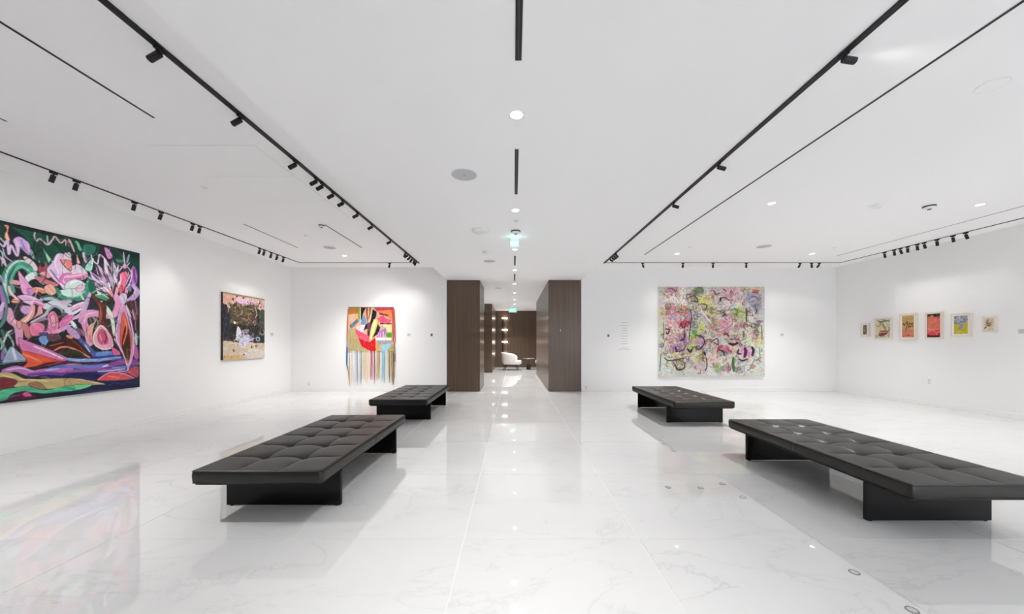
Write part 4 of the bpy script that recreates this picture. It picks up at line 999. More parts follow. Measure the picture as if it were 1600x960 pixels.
# ------------------------------------------------------------------ pale abstract painting on the back wall
def back_plane(px, py, d=YB - 0.05):
    return ((px - CX) * d / F, HC - (py - CY) * d / F)
k3 = 5.333
def q3(x, y): return back_plane(1010 + x / k3, 430 + y / k3)
s0, t1 = q3(100, 98); s1, t0 = q3(985, 848)
art = Art(s0, s1, t0, t1, 0.0085, (212, 206, 194))
u3 = (YB - 0.05) / F / k3
art.noise(0.5, 7, False); art.noise(0.2, 5, False)
for cx, cy, rx, ry, c in ((930, 690, 70, 170, (214, 222, 204)), (180, 760, 90, 90, (212, 222, 216)), (600, 790, 330, 50, (220, 222, 216)), (280, 180, 110, 80, (240, 230, 224)), (215, 130, 60, 35, (196, 150, 160)), (400, 190, 80, 50, (150, 134, 108)), (440, 135, 50, 42, (112, 122, 92)), (500, 225, 78, 66, (214, 214, 116)),
    (150, 310, 50, 38, (214, 208, 96)), (270, 300, 110, 42, (222, 118, 122)), (250, 370, 105, 66, (232, 166, 176)), (320, 395, 46, 44, (188, 46, 74)), (180, 378, 36, 36, (236, 176, 194)), (700, 170, 100, 66, (232, 188, 196)), (640, 208, 56, 44, (196, 148, 166)), (890, 200, 66, 50, (166, 166, 196)),
    (915, 265, 44, 56, (156, 156, 172)), (690, 262, 90, 44, (242, 236, 226)), (785, 310, 58, 48, (194, 216, 104)), (735, 335, 40, 52, (146, 190, 116)), (560, 330, 64, 48, (220, 214, 146)), (565, 412, 62, 52, (198, 164, 132)), (662, 410, 62, 60, (234, 156, 176)), (640, 475, 90, 28, (234, 198, 206)),
    (440, 465, 56, 70, (210, 220, 118)), (398, 450, 24, 92, (94, 158, 76)), (388, 570, 50, 64, (202, 214, 98)), (446, 560, 42, 62, (192, 154, 184)), (310, 560, 62, 60, (174, 128, 178)), (250, 612, 52, 40, (156, 100, 156)), (210, 480, 52, 62, (222, 188, 192)), (200, 540, 38, 30, (212, 120, 122)),
    (455, 690, 54, 42, (218, 214, 98)), (285, 668, 92, 32, (214, 194, 134)), (272, 742, 50, 50, (122, 118, 66)), (352, 702, 42, 42, (202, 194, 190)), (450, 770, 56, 56, (208, 184, 194)), (580, 562, 52, 50, (226, 202, 184)), (645, 528, 52, 42, (192, 202, 218)), (732, 556, 48, 38, (192, 84, 114)),
    (735, 480, 76, 40, (230, 202, 198)), (650, 628, 74, 40, (198, 88, 130)), (650, 650, 30, 24, (110, 110, 122)), (822, 640, 62, 50, (216, 154, 192)), (540, 695, 54, 62, (236, 204, 198)), (640, 735, 62, 48, (224, 226, 216)), (600, 775, 38, 36, (150, 200, 124)), (785, 740, 62, 52, (206, 216, 212)),
    (932, 540, 40, 52, (214, 196, 136)), (820, 420, 26, 22, (192, 92, 72)), (890, 420, 22, 22, (186, 178, 140)), (870, 335, 42, 62, (230, 224, 218)), (905, 134, 28, 14, (208, 100, 80)), (420, 320, 46, 40, (214, 198, 214)), (500, 480, 40, 40, (226, 214, 204)), (600, 200, 40, 60, (214, 200, 200)), (560, 140, 60, 40, (206, 196, 206)), (130, 480, 26, 160, (206, 212, 176))):
    art.blob(q3(cx, cy), rx * u3, ry * u3, c, 0.92, 2.4)
def s3(p_, w, c, **k): art.stroke([q3(*a) for a in p_], w * u3, c, **k)
# many thin looping pen-like lines
rs = np.random.RandomState(21)
inks = [(190, 186, 150), (150, 150, 130), (214, 170, 170), (180, 176, 190), (206, 206, 150), (160, 130, 140), (236, 230, 222), (140, 120, 90), (70, 62, 62), (100, 84, 100), (66, 84, 58), (150, 66, 96), (238, 234, 228), (240, 236, 232), (196, 184, 186), (120, 110, 80), (206, 140, 160), (90, 60, 96), (170, 160, 150), (232, 200, 206)]
pal = [(214, 150, 160), (232, 196, 196), (196, 206, 120), (150, 176, 96), (226, 216, 150), (176, 150, 186), (150, 110, 150), (200, 180, 150), (160, 150, 120), (238, 230, 222), (190, 196, 206), (206, 110, 126), (120, 116, 80), (230, 206, 170), (220, 226, 214)]
for k in range(190):
    x, y = rs.uniform(125, 965), rs.uniform(112, 815); rr_ = rs.uniform(9, 27); c = pal[rs.randint(len(pal))]
    if x < 190 and y > 640 or x > 890 and y > 560 or y > 790: c = pal[[9, 14, 10, 4][rs.randint(4)]]
    ex_ = rs.uniform(0.45, 1.9)
    art.blob(q3(x, y), rr_ * ex_ * u3, rr_ / ex_ * 1.1 * u3, np.asarray(c) * 0.94, 0.7, 2.2)
    a0_ = rs.uniform(0, 6.28); sp_ = rs.uniform(1.5, 4.5)
    s3([(x + math.cos(a0_ + sp_ * q_ / 5) * rr_, y + math.sin(a0_ + sp_ * q_ / 5) * rr_ * 0.9) for q_ in range(6)], rs.uniform(4, 8), [(60, 50, 52), (84, 66, 84), (70, 80, 50), (120, 50, 76), (240, 236, 230), (110, 90, 70)][rs.randint(6)], taper=0.7, alpha=0.85)
for k in range(1900):
    x, y = rs.uniform(125, 960), rs.uniform(110, 820)
    n = rs.randint(2, 5); a = rs.uniform(0, 6.28); da = rs.uniform(-1.2, 1.2); st = rs.uniform(5, 15); pts = [(x, y)]
    for _ in range(n):
        x += math.cos(a) * st; y += math.sin(a) * st; a += da + rs.uniform(-.3, .3); pts.append((x, y))
    edge = min(x - 105, 985 - x, y - 100, 845 - y)
    c = inks[rs.randint(len(inks))]
    s3(pts, rs.uniform(3.5, 8), c, taper=0.6, alpha=(0.7 if sum(c) > 420 else 0.5) if edge > 60 else 0.3)
for p_, w, c in (([(365, 290), (376, 350), (366, 440), (356, 540)], 9, (66, 62, 66)), ([(830, 285), (834, 330), (832, 385)], 13, (62, 84, 52)), ([(410, 500), (470, 520), (482, 570), (440, 620), (405, 600)], 10, (62, 26, 66)), ([(150, 690), (180, 712), (240, 708), (330, 690)], 12, (74, 84, 44)), ([(122, 660), (116, 730), (112, 805)], 8, (84, 84, 74)),
    ([(690, 572), (725, 580), (765, 565)], 20, (66, 8, 30)), ([(520, 400), (600, 476), (715, 410), (700, 330)], 10, (206, 128, 148)), ([(460, 240), (500, 250), (495, 285), (465, 290)], 8, (50, 46, 40)), ([(875, 405), (905, 410), (905, 435), (880, 440), (874, 410)], 7, (70, 60, 54)), ([(455, 285), (490, 340), (540, 400)], 11, (242, 238, 232)), ([(160, 450), (190, 455), (180, 490), (165, 480)], 12, (60, 40, 44)),
    ([(820, 610), (828, 640), (818, 680)], 28, (84, 26, 88)), ([(880, 600), (892, 630), (882, 670)], 22, (54, 24, 54)), ([(770, 620), (760, 650), (790, 660)], 16, (70, 50, 60)), ([(770, 700), (800, 715), (840, 700)], 13, (60, 44, 34)), ([(725, 690), (722, 740), (728, 800)], 24, (78, 116, 70)), ([(810, 470), (812, 520)], 16, (84, 120, 84)), ([(620, 190), (615, 215)], 18, (56, 40, 40)), ([(620, 190), (660, 190), (690, 215)], 8, (70, 50, 56)),
    ([(320, 480), (315, 530), (280, 545)], 16, (96, 40, 112)), ([(240, 600), (255, 640)], 18, (84, 34, 100)), ([(330, 590), (300, 630), (240, 640)], 8, (70, 40, 70)), ([(345, 620), (365, 640), (380, 620)], 18, (48, 48, 44)), ([(480, 640), (490, 665)], 16, (48, 28, 50)), ([(500, 690), (505, 760), (490, 800)], 9, (56, 56, 56)), ([(235, 740), (260, 790), (310, 780), (320, 740)], 11, (60, 58, 28)), ([(540, 560), (590, 530), (600, 590)], 10, (96, 74, 56)), ([(600, 620), (640, 640), (650, 670)], 14, (60, 50, 66)), ([(590, 640), (600, 610), (630, 590)], 14, (190, 50, 90)), ([(680, 620), (710, 640)], 16, (206, 70, 110)),
    ([(645, 500), (670, 490), (690, 515)], 11, (96, 44, 44)), ([(560, 560), (600, 585)], 9, (90, 60, 80)), ([(690, 540), (770, 540), (780, 590)], 9, (130, 90, 96)), ([(880, 145), (930, 148)], 10, (190, 70, 56)), ([(850, 200), (900, 180), (950, 210)], 9, (110, 110, 150)), ([(900, 250), (920, 300), (905, 320)], 11, (90, 90, 100)), ([(900, 700), (870, 770), (840, 800)], 8, (130, 140, 120)), ([(700, 300), (730, 280), (760, 290)], 8, (90, 110, 70)), ([(640, 310), (655, 330), (630, 345)], 13, (60, 54, 56)),
    ([(960, 420), (965, 540)], 8, (96, 90, 70)), ([(940, 600), (950, 720)], 7, (130, 136, 110)), ([(345, 190), (400, 175), (430, 220), (370, 215)], 8, (70, 56, 48)), ([(180, 110), (230, 120), (240, 140)], 9, (140, 80, 96)), ([(200, 330), (270, 310), (330, 320)], 7, (190, 80, 84)), ([(140, 400), (146, 470), (140, 540)], 7, (90, 96, 70)), ([(285, 410), (310, 440), (330, 400)], 15, (150, 20, 50)), ([(560, 130), (580, 160), (610, 150)], 9, (60, 56, 50)), ([(640, 115), (665, 135)], 9, (40, 40, 40))):
    s3(p_, w, c)
art.noise(0.025, 13, False); art.noise(0.012, 9, True); art.img *= 0.95
p = thing('painting', 'large pale abstract painting in pink, green and yellow on the back wall', 'painting', ((s0 + s1) / 2, YB, t0))
xc = (s0 + s1) / 2
finish('stretcher', boxbm(s0 - xc, s1 - xc, -0.048, -0.002, 0, t1 - t0, 0.002, 1), 'canvas_edge', p)
link('painted_canvas', art.mesh('painted_canvas', 'impasto', lambda s, t: (s - xc, np.full_like(s, -0.0495), t - t0)), p)

# ------------------------------------------------------------------ fringed tapestry on the back wall
kT = 6.857
def qT(x, y): return back_plane(530 + x / kT, 470 + y / kT, YB - 0.02)
s0, t1 = qT(98, 74); s1, t0 = qT(585, 542)
art = Art(s0, s1, t0, t1, 0.0085, (206, 164, 132))
BK = (26, 23, 30)
for pts, c in (([(98, 74), (212, 74), (205, 140), (130, 142), (98, 165)], (184, 120, 52)), ([(98, 150), (202, 140), (190, 200), (120, 270), (98, 430)], (224, 178, 144)), ([(98, 300), (180, 300), (205, 400), (242, 490), (200, 500), (98, 480)], (184, 166, 116)), ([(98, 420), (200, 400), (270, 510), (330, 542), (98, 542)], (178, 158, 114)),
    ([(205, 74), (226, 74), (222, 215), (205, 195)], (112, 150, 72)), ([(222, 74), (238, 74), (234, 235), (222, 225)], (222, 202, 142)), ([(232, 74), (288, 74), (256, 140), (240, 205), (230, 205)], BK), ([(285, 74), (348, 74), (330, 160), (300, 232), (290, 160)], (150, 72, 62)), ([(310, 74), (322, 74), (318, 160), (305, 200)], (214, 180, 120)), ([(345, 74), (372, 74), (345, 200), (320, 240)], (206, 184, 150)),
    ([(370, 74), (585, 74), (575, 102), (400, 112)], (180, 52, 82)), ([(400, 110), (580, 96), (580, 205), (500, 172), (450, 150)], (206, 118, 64)), ([(360, 90), (402, 120), (396, 172), (350, 252), (312, 405), (305, 330), (345, 180)], BK), ([(408, 190), (470, 153), (500, 190), (562, 205), (540, 242), (440, 237)], (226, 72, 112)), ([(430, 130), (520, 150), (530, 165), (430, 150)], (90, 40, 40)),
    ([(108, 272), (190, 193), (216, 220), (130, 302)], (98, 118, 138)), ([(234, 212), (265, 148), (292, 220), (286, 262), (234, 262)], (98, 144, 192)), ([(228, 260), (286, 260), (256, 335), (224, 335)], (226, 216, 230)), ([(178, 292), (212, 258), (228, 335), (190, 322)], (240, 192, 186)), ([(284, 255), (312, 240), (300, 300), (260, 322)], BK), ([(300, 230), (338, 240), (322, 425), (300, 385)], (112, 62, 92)), ([(300, 320), (325, 330), (318, 430), (298, 400)], (60, 36, 46)),
    ([(370, 200), (412, 215), (347, 432), (313, 442)], (216, 202, 112)), ([(385, 215), (398, 222), (345, 400), (332, 410)], (232, 220, 170)), ([(414, 250), (442, 290), (420, 352), (353, 402), (385, 340)], BK), ([(400, 395), (432, 330), (500, 290), (515, 312), (475, 395)], (152, 112, 178)), ([(445, 262), (560, 250), (565, 340), (510, 330), (500, 290)], (226, 206, 152)), ([(440, 240), (560, 243), (560, 256), (440, 252)], (60, 36, 40)), ([(500, 350), (565, 340), (565, 396), (510, 396)], (74, 150, 54)),
    ([(415, 340), (428, 340), (428, 395), (415, 395)], (226, 160, 196)), ([(440, 340), (452, 340), (452, 395), (440, 395)], (228, 150, 200)), ([(466, 330), (478, 330), (478, 395), (466, 395)], (228, 170, 206)), ([(174, 300), (240, 340), (322, 380), (322, 445), (210, 402), (178, 350)], (226, 84, 114)), ([(204, 400), (322, 447), (387, 395), (392, 542), (330, 542), (240, 490)], (206, 22, 36)), ([(385, 395), (556, 395), (556, 427), (393, 427)], (240, 222, 216)), ([(393, 425), (564, 425), (564, 456), (430, 472)], (150, 156, 160)), ([(393, 440), (452, 490), (440, 542), (393, 542)], (190, 166, 98)), ([(440, 482), (562, 455), (545, 500), (505, 542), (458, 542)], (150, 196, 216)), ([(545, 500), (585, 460), (585, 542), (505, 542)], (176, 158, 100)), ([(560, 96), (585, 80), (585, 442), (572, 442)], (190, 72, 62))):
    art.fill([qT(*a) for a in pts], c, smooth=False)
for k in range(60):   # vertical yarn streaks
    x = rs.uniform(100, 580); y = rs.uniform(90, 500); L = rs.uniform(20, 90)
    art.stroke([qT(x, y), qT(x + rs.uniform(-2, 2), y + L)], 0.012, [(240, 220, 200), (60, 40, 50), (210, 120, 110), (200, 180, 120)][rs.randint(4)], smooth=False, alpha=0.35)
art.noise(0.012, 11, False)
xc = (s0 + s1) / 2
tp = thing('tapestry', 'colourful woven wall hanging with long yarn fringe on the back wall', 'tapestry', (xc, YB, t0))
link('woven_panel', art.mesh('woven_panel', 'woven', lambda s, t: (s - xc, -0.022 - 0.004 * np.sin(s * 30), t - t0)), tp)
bm = boxbm(s0 - xc, s1 - xc, -0.016, -0.004, 0.0, t1 - t0); finish('backing', bm, yarn((120, 100, 84)), tp)
bm = bmesh.new(); tube(bm, [(s0 - xc, -0.014, t1 - t0 + 0.006), (s1 - xc, -0.014, t1 - t0 + 0.006)], 0.009, 8); finish('rod', bm, 'walnut', tp)
fr = [(108, 905, (150, 140, 90)), (118, 880, (236, 226, 206)), (130, 900, (228, 202, 178)), (143, 925, (216, 216, 220)), (156, 880, (236, 232, 224)), (168, 890, (206, 208, 216)), (181, 885, (176, 186, 200)), (194, 905, (140, 150, 164)), (207, 880, (228, 226, 222)), (220, 890, (194, 204, 206)), (233, 895, (120, 138, 140)), (246, 840, (226, 216, 196)),
      (259, 850, (226, 202, 156)), (272, 870, (236, 208, 168)), (286, 890, (230, 200, 160)), (300, 885, (230, 208, 178)), (314, 860, (238, 218, 192)), (327, 840, (236, 214, 196)), (340, 850, (160, 62, 102)), (352, 860, (206, 120, 150)), (364, 850, (232, 200, 206)), (377, 895, (140, 42, 72)), (390, 850, (236, 222, 210)), (403, 850, (216, 192, 142)), (416, 860, (190, 162, 104)), (429, 840, (182, 154, 104)),
      (444, 860, (228, 226, 216)), (459, 870, (144, 198, 218)), (472, 885, (150, 206, 226)), (486, 890, (130, 186, 210)), (499, 860, (230, 228, 220)), (513, 850, (236, 232, 218)), (526, 850, (222, 206, 170)), (538, 885, (142, 112, 62)), (551, 880, (212, 184, 126)), (564, 905, (152, 132, 74)), (577, 900, (132, 112, 64))]
for x, ye_, c in fr:
    X0, Zt = qT(x, 536); _, Zb = qT(x, ye_)
    pts = []; n = 7
    for k in range(n):
        f = k / (n - 1)
        pts.append((X0 - xc + 0.006 * math.sin(3 * f + x), -0.020 + 0.004 * math.sin(5 * f + x * 1.7), (Zt + (Zb - Zt) * f) - t0))
    bmx = bmesh.new(); tube(bmx, pts, [0.010, 0.010, 0.0098, 0.0094, 0.009, 0.008, 0.003], 5, 1.0, 0.6)
    finish('fringe_strand', bmx, yarn(c), tp)
for x, xb, ya, yb_, c in ((94, 80, 90, 460, (214, 150, 120)), (100, 86, 85, 540, (190, 110, 90)), (84, 78, 450, 700, (44, 84, 152)), (90, 84, 500, 740, (70, 110, 160)), (88, 108, 690, 900, (160, 150, 96)), (94, 112, 700, 920, (190, 186, 140)), (586, 598, 80, 450, (170, 56, 60)), (592, 602, 95, 470, (206, 120, 96)), (590, 600, 440, 660, (150, 120, 90)), (584, 592, 560, 800, (90, 80, 60)), (596, 590, 640, 860, (210, 150, 160)), (590, 578, 740, 905, (140, 126, 76))):
    a = qT(x, ya); b = qT(xb, yb_); pts = []
    for k in range(7):
        f = k / 6; pts.append((a[0] + (b[0] - a[0]) * math.sin(f * math.pi / 2) - xc, -0.020, a[1] + (b[1] - a[1]) * f - t0))
    bmx = bmesh.new(); tube(bmx, pts, [0.008, 0.012, 0.012, 0.012, 0.012, 0.010, 0.004], 5, 1.0, 0.6)
    finish('fringe_strand', bmx, yarn(c), tp)

# ------------------------------------------------------------------ six small framed works on the right wall
def right_plane(px, py, d=XR - 0.05):
    Y = F * d / (px - CX); return (Y, HC - (py - CY) * Y / F)
def framed(px0, px1, py0, py1, label, draw, base, rim=0.015, mat_w=0.034, depth=0.05):
    ya, yb = F * (XR - depth) / (px1 - CX), F * (XR - depth) / (px0 - CX)
    ym = (ya + yb) / 2
    z1_, z0_ = HC - (py0 - CY) * ym / F, HC - (py1 - CY) * ym / F
    t = thing('framed_print', label, 'framed print', (XR, ym, z0_), 0, 'small framed works on the right wall')
    hw, H = (yb - ya) / 2, z1_ - z0_
    bmx = bmesh.new()
    box(bmx, -depth, -0.002, -hw, -hw + rim, 0, H); box(bmx, -depth, -0.002, hw - rim, hw, 0, H)
    box(bmx, -depth, -0.002, -hw + rim, hw - rim, 0, rim); box(bmx, -depth, -0.002, -hw + rim, hw - rim, H - rim, H)
    finish('frame', bmx, 'woodwhite', t)
    finish('mat', boxbm(-depth + 0.014, -0.002, -hw + rim, hw - rim, rim, H - rim), 'matboard', t)
    m_ = rim + mat_w
    # art coordinates: u from left to right as seen from the room (0..1), v from the bottom (0..1)
    w_, h_ = 2 * (hw - m_), H - 2 * m_
    a = Art(0, w_, 0, h_, max(w_, h_) / 60, base)
    draw(a, w_, h_)
    link('print', a.mesh('print', 'print', lambda s, t_: (np.full_like(s, -depth + 0.012), hw - m_ - s, t_ + m_)), t)
    return t
def scribble(a, w, h, n, cols, u0=0, u1=1, v0=0, v1=1, wd=0.05, st=0.12):
    r = a.rs
    for _ in range(n):
        x, y = r.uniform(u0, u1) * w, r.uniform(v0, v1) * h; ang = r.uniform(0, 6.28); da = r.uniform(-1.4, 1.4); pts = [(x, y)]
        for __ in range(r.randint(2, 5)):
            x += math.cos(ang) * st * w; y += math.sin(ang) * st * w; ang += da; pts.append((x, y))
        a.stroke(pts, wd * w * r.uniform(0.6, 1.3), cols[r.randint(len(cols))])
def P_(w, h, pts): return [(u * w, v * h) for u, v in pts]
def d1(a, w, h): scribble(a, w, h, 60, [(80, 70, 60), (150, 136, 116), (110, 96, 84), (170, 150, 130)], wd=0.09, st=0.15)
def d2(a, w, h):
    scribble(a, w, h, 60, [(120, 120, 100), (190, 180, 150), (90, 84, 76), (206, 196, 170)], wd=0.03, st=0.09)
    a.stroke(P_(w, h, [(.15, .92), (.4, .85), (.7, .9), (.92, .86)]), .07 * w, (74, 84, 76)); a.fill(P_(w, h, [(.12, .7), (.35, .78), (.6, .66), (.5, .5), (.2, .5)]), (214, 190, 140)); a.stroke(P_(w, h, [(.2, .6), (.42, .75), (.6, .5), (.72, .42)]), .04 * w, (96, 60, 44)); a.stroke(P_(w, h, [(.5, .8), (.62, .62), (.75, .45)]), .03 * w, (80, 56, 44))
    a.fill(P_(w, h, [(.2, .2), (.35, .34), (.7, .38), (.85, .28), (.6, .14), (.3, .1)]), (150, 60, 50)); a.stroke(P_(w, h, [(.22, .2), (.4, .3), (.8, .3)]), .04 * w, (230, 210, 190)); a.stroke(P_(w, h, [(.2, .22), (.4, .37), (.82, .35), (.7, .18), (.3, .1), (.2, .22)]), .035 * w, (70, 40, 36)); a.stroke(P_(w, h, [(.92, .6), (.92, .05)]), .03 * w, (60, 66, 60))
def d3(a, w, h):
    a.fill(P_(w, h, [(0, 0), (1, 0), (1, .36), (.6, .42), (.3, .36), (0, .42)]), (206, 132, 104), smooth=False); scribble(a, w, h, 40, [(196, 162, 100), (176, 140, 84), (212, 180, 120)], v0=.45, wd=.05)
    a.stroke(P_(w, h, [(0, .3), (.3, .26), (.7, .3), (1, .26)]), .05 * w, (190, 84, 70)); a.stroke(P_(w, h, [(0, .18), (.5, .14), (1, .2)]), .05 * w, (216, 110, 84)); a.stroke(P_(w, h, [(0, .08), (.5, .1), (1, .06)]), .05 * w, (176, 96, 76))
    for u, v in ((.12, .62), (.22, .58), (.35, .65), (.45, .7), (.5, .62), (.58, .55), (.66, .64), (.78, .6), (.9, .62), (.4, .5), (.55, .46), (.7, .5), (.85, .5), (.35, .38)): a.blob((u * w, v * h), .055 * w, .04 * h, (92, 58, 48))
    a.stroke(P_(w, h, [(.3, .36), (.5, .62), (.7, .44)]), .03 * w, (110, 60, 50)); a.blob((.55 * w, .1 * h), .07 * w, .035 * h, (150, 40, 40))
def d4(a, w, h):
    a.fill(P_(w, h, [(0, .86), (1, .86), (1, 1), (0, 1)]), (36, 26, 26), smooth=False); scribble(a, w, h, 16, [(150, 130, 70), (110, 50, 50), (30, 24, 24)], v0=.86, wd=.07); a.fill(P_(w, h, [(.1, .84), (.4, .95), (.5, .86)]), (150, 140, 80))
    scribble(a, w, h, 50, [(226, 120, 110), (200, 130, 84), (232, 96, 96), (170, 120, 80)], v0=.36, v1=.84, wd=.06); a.stroke(P_(w, h, [(0, .36), (.5, .32), (1, .38)]), .06 * w, (226, 170, 90)); a.stroke(P_(w, h, [(0, .3), (.4, .26), (1, .32)]), .06 * w, (196, 60, 50)); a.fill(P_(w, h, [(0, .26), (1, .26), (.9, .08), (.1, .08)]), (232, 84, 96)); scribble(a, w, h, 22, [(240, 130, 140), (206, 60, 80)], v0=.1, v1=.28, wd=.05)
    a.fill(P_(w, h, [(0, 0), (1, 0), (1, .14), (.8, .1), (.2, .1), (0, .16)]), (70, 30, 36), smooth=False); a.fill(P_(w, h, [(.82, 0), (1, 0), (1, .2), (.9, .16)]), (120, 20, 36)); a.stroke(P_(w, h, [(0, .02), (0, .98)]), .05 * w, (60, 40, 40))
def d5(a, w, h):
    a.fill(P_(w, h, [(0, .98), (1, .98), (1, .66), (.7, .6), (.62, .3), (.5, .2), (.4, .3), (.3, .6), (0, .7)]), (140, 142, 156), smooth=False)
    scribble(a, w, h, 110, [(110, 110, 124), (176, 178, 190), (96, 90, 104), (200, 200, 208)], v0=.62, v1=.98, wd=.035, st=.06); scribble(a, w, h, 30, [(110, 110, 124), (180, 180, 190)], u0=.38, u1=.62, v0=.3, v1=.62, wd=.035, st=.05)
    a.stroke(P_(w, h, [(.1, .22), (.3, .25), (.5, .24), (.8, .24)]), .03 * w, (130, 60, 30)); a.stroke(P_(w, h, [(.4, .34), (.45, .24), (.6, .26)]), .03 * w, (140, 70, 30)); scribble(a, w, h, 40, [(200, 190, 70), (170, 160, 50)], v0=0, v1=.22, wd=.04)
def d6(a, w, h):
    scribble(a, w, h, 40, [(200, 190, 160), (150, 150, 110), (226, 180, 170), (170, 180, 140)], wd=.05); scribble(a, w, h, 26, [(60, 52, 46), (110, 100, 50), (80, 76, 60), (160, 130, 60)], u0=.2, u1=.7, v0=.25, v1=.8, wd=.07, st=.1); a.blob((.8 * w, .5 * h), .1 * w, .2 * h, (230, 170, 170), .7)
framed(1344.5, 1357, 505, 526, 'tiny framed print with a narrow grey-brown image, leftmost of the six frames', d1, (124, 110, 96), 0.016, 0.035)
framed(1366, 1392, 497, 530, 'framed cream print with brown and red shapes, second of the six from the left', d2, (214, 204, 176), 0.018, 0.010)
framed(1405, 1431, 490, 531, 'tall framed tan and orange print with dark dots, third of the six from the left', d3, (188, 152, 94))
framed(1445, 1471, 488, 530, 'tall framed red print with black bands at top and bottom on the right wall', d4, (214, 104, 92), 0.014, 0.020)
framed(1485, 1516, 490, 526, 'framed yellow print with a grey tree shape on the right wall', d5, (190, 180, 58))
framed(1534, 1554.5, 495, 519, 'small pale framed print with dark scribbles, rightmost of the six frames', d6, (222, 208, 186), 0.014, 0.012)

# ------------------------------------------------------------------ wall text, labels, plates
def text_block():
    x0, z0 = back_plane(976, 548, YB)
    t = thing('wall_text', 'column of small grey printed lines on the wall left of the pale painting', 'wall text', (x0, YB, z0))
    k = (YB) / F / 12.0
    rows = [(295, 110), (345, 190), (395, 90), (440, 110), (490, 115), (542, 140), (595, 105), (642, 105), (690, 125), (768, 110), (795, 220)]
    r = random.Random(3)
    for yy, wdt in rows:
        z = HC - (480 + yy / 12.0 - CY) * YB / F - z0
        bmx = bmesh.new(); x = -wdt / 2
        while x < wdt / 2 - 6:     # word by word, letter strokes too small to read
            L = min(r.uniform(22, 48), wdt / 2 - x)
            n = max(1, int(L / 7))
            for i in range(n):
                xa = x + i * L / n
                hgt = r.choice((0.0105, 0.0105, 0.014))
                box(bmx, xa * k, (xa + L / n * 0.62) * k, -0.0012, -0.0004, z - 0.006, z - 0.006 + hgt)
            x += L + 8
        finish('text_line', bmx, 'ink', t)
text_block()

def plate_back(px, py, w, h, label, kind):
    x, z = back_plane(px, py, YB)
    t = thing({'label': 'wall_label', 'outlet': 'wall_outlet', 'switch': 'thermostat'}[kind], label, {'label': 'wall label', 'outlet': 'outlet', 'switch': 'thermostat'}[kind], (x, YB, z))
    plate_parts(t, kind, w, h, None)
    return t
def plate_parts(t, kind, w, h, rz):
    finish('card' if kind == 'label' else 'plate', boxbm(-w / 2, w / 2, -0.007 if kind != 'label' else -0.004, 0, -h / 2, h / 2, 0.0015, 1), 'label' if kind == 'label' else 'plastic', t)
    if kind == 'label':
        for k in range(3): finish('text_line', boxbm(-w * 0.40, w * (0.35 - 0.12 * k), -0.0046, -0.004, h * (0.26 - 0.22 * k) - 0.003, h * (0.26 - 0.22 * k) + 0.003), 'ink', t)
    if kind == 'outlet':
        for s in (-1, 1): finish('socket', boxbm(-w * 0.2, w * 0.2, -0.0085, -0.007, s * h * 0.22 - h * 0.12, s * h * 0.22 + h * 0.12, 0.0006, 1), 'speaker', t)
    if kind == 'switch':
        finish('screen', boxbm(-w * 0.3, w * 0.3, -0.0095, -0.007, -h * 0.32, h * 0.28, 0.001, 1), 'sensor', t)
def plate_side(side, px, py, w, h, label, kind):
    X = XL if side < 0 else XR
    Y = F * X / (px - CX); z = HC - (py - CY) * Y / F
    t = thing({'label': 'wall_label', 'outlet': 'wall_outlet'}[kind], label, {'label': 'wall label', 'outlet': 'outlet'}[kind], (X, Y, z), math.pi / 2 if side < 0 else -math.pi / 2)
    plate_parts(t, kind, w, h, None)
plate_back(639, 523.5, 0.10, 0.08, 'small pale label card right of the tapestry', 'label')
plate_back(1222, 523.5, 0.10, 0.08, 'small pale label card right of the pale abstract painting', 'label')
plate_back(674.5, 523.5, 0.085, 0.11, 'white thermostat with dark screen left of the brown portal', 'switch')
plate_back(950.5, 524.5, 0.085, 0.11, 'white thermostat with dark screen right of the brown portal', 'switch')
plate_back(483, 600, 0.075, 0.12, 'white wall outlet near the floor in the back left corner', 'outlet')
plate_back(915.5, 606, 0.075, 0.12, 'white wall outlet near the floor right of the brown portal', 'outlet')
plate_side(-1, 425, 523, 0.12, 0.09, 'small pale label card right of the dark painting on the left wall', 'label')
plate_side(1, 1598, 518, 0.12, 0.09, 'small pale label card at the right edge beside the last small frame', 'label')
plate_side(1, 1452, 596.5, 0.075, 0.12, 'white wall outlet low on the right wall under the framed prints', 'outlet')
t = thing('door_sensor', 'tiny pale sensor dot on the brown block right of the corridor', 'sensor', (1.29, 9.937, 1.70))
bm = bmesh.new(); lathe(bm, [(0, 0), (0.014, 0), (0.014, 0.006), (0, 0.008)], 16); finish('dot', bm, 'plastic', t, (0, 0, 0), (math.pi / 2, 0, 0))

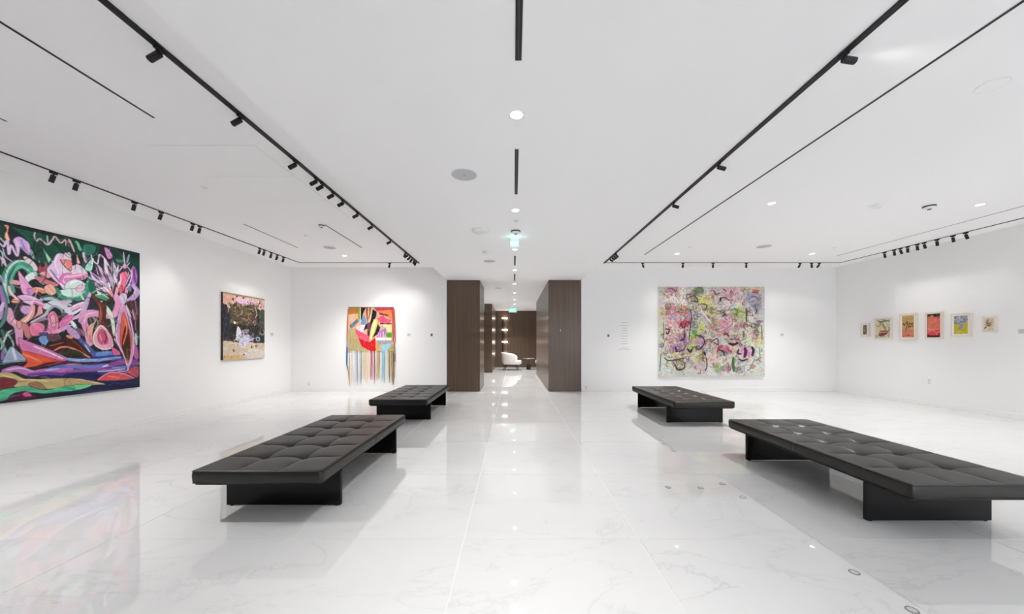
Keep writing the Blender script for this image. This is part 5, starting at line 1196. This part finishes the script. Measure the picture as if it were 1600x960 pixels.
# ------------------------------------------------------------------ lounge: armchairs, side table, wall light
def armchair(x, y, rz, label):
    t = thing('armchair', label, 'armchair', (x, y, 0), rz, 'white lounge armchairs')
    bmx = bmesh.new(); n = 28; rings = []
    for i in range(n + 1):                     # curved shell open to +x
        f = i / n; a = math.radians(58 + 244 * f)
        b = abs(f - 0.5) * 2
        top = 0.86 - 0.10 * b ** 1.5 - 0.10 * max(0, b - 0.75) * 4
        rx, ry = 0.50, 0.42
        cx, cy_ = math.cos(a), math.sin(a)
        lean = 0.07 * (1 - b)
        prof = [(0.80, 0.27), (0.94, 0.30), (0.97 + lean * .5, 0.5), (1.0 + lean, top - 0.03), (0.97 + lean, top), (0.88 + lean, top - 0.015), (0.82 + lean * .5, 0.5), (0.76, 0.36)]
        rings.append([bmx.verts.new((cx * rx * k + 0.03, cy_ * ry * k, z)) for k, z in prof])
    for A, B in zip(rings, rings[1:]):
        for k in range(len(A)):
            bmx.faces.new((A[k], A[(k + 1) % len(A)], B[(k + 1) % len(B)], B[k]))
    bmx.faces.new(rings[0]); bmx.faces.new(rings[-1][::-1])
    sh = finish('shell', bmx, 'boucle', t, smooth=True); md = sh.modifiers.new('round', 'SUBSURF'); md.levels = md.render_levels = 1
    bmx = boxbm(-0.34, 0.50, -0.32, 0.32, 0.27, 0.47, 0.07, 4); finish('seat_cushion', bmx, 'boucle', t, smooth=True)
    bmx = boxbm(-0.36, 0.36, -0.27, 0.27, 0.235, 0.285, 0.01, 1); finish('base', bmx, 'walnut', t)
    for sx in (-1, 1):
        for sy in (-1, 1):
            bmx = bmesh.new(); tube(bmx, [(sx * 0.24, sy * 0.22, 0.25), (sx * 0.36, sy * 0.28, 0.0)], [0.030, 0.018], 10); finish('leg', bmx, 'walnut', t)
    return t
armchair(-0.14, 17.8, math.radians(-8), 'white armchair with dark splayed legs seen at the end of the corridor')
armchair(1.62, 18.1, math.radians(188), 'second white armchair, mostly hidden behind the right portal wall')
t = thing('side_table', 'thin side table on a dark base between the two white armchairs', 'table', (0.74, 18.0, 0), 0)
bm = bmesh.new(); lathe(bm, [(0, 0.545), (0.30, 0.545), (0.305, 0.552), (0.30, 0.56), (0, 0.56)], 36); finish('top', bm, 'steel', t)
bm = bmesh.new(); lathe(bm, [(0, 0.24), (0.012, 0.24), (0.012, 0.545), (0, 0.545)], 10); finish('stem', bm, 'walnut', t)
bm = bmesh.new(); lathe(bm, [(0, 0), (0.10, 0), (0.115, 0.02), (0.10, 0.24), (0, 0.24)], 24); finish('base', bm, 'walnut', t)
t = thing('wall_light', 'tall wall light with stacked glowing horizontal bars behind the white armchair', 'wall light', (-0.60, YF - 0.03, 0), 0)
finish('pole', boxbm(-0.035, 0.03, -0.035, 0.01, 0.28, 2.70, 0.003, 1), 'black', t)
for dx in (0.14, 0.2): finish('rod', boxbm(dx - 0.003, dx + 0.003, -0.026, -0.016, 0.5, 2.67), 'steel', t)
for z in (2.676, 2.04, 1.384, 0.75):
    finish('light_bar', boxbm(-0.04, 0.24, -0.085, -0.03, z - 0.022, z + 0.022, 0.006, 2), 'bar', t)
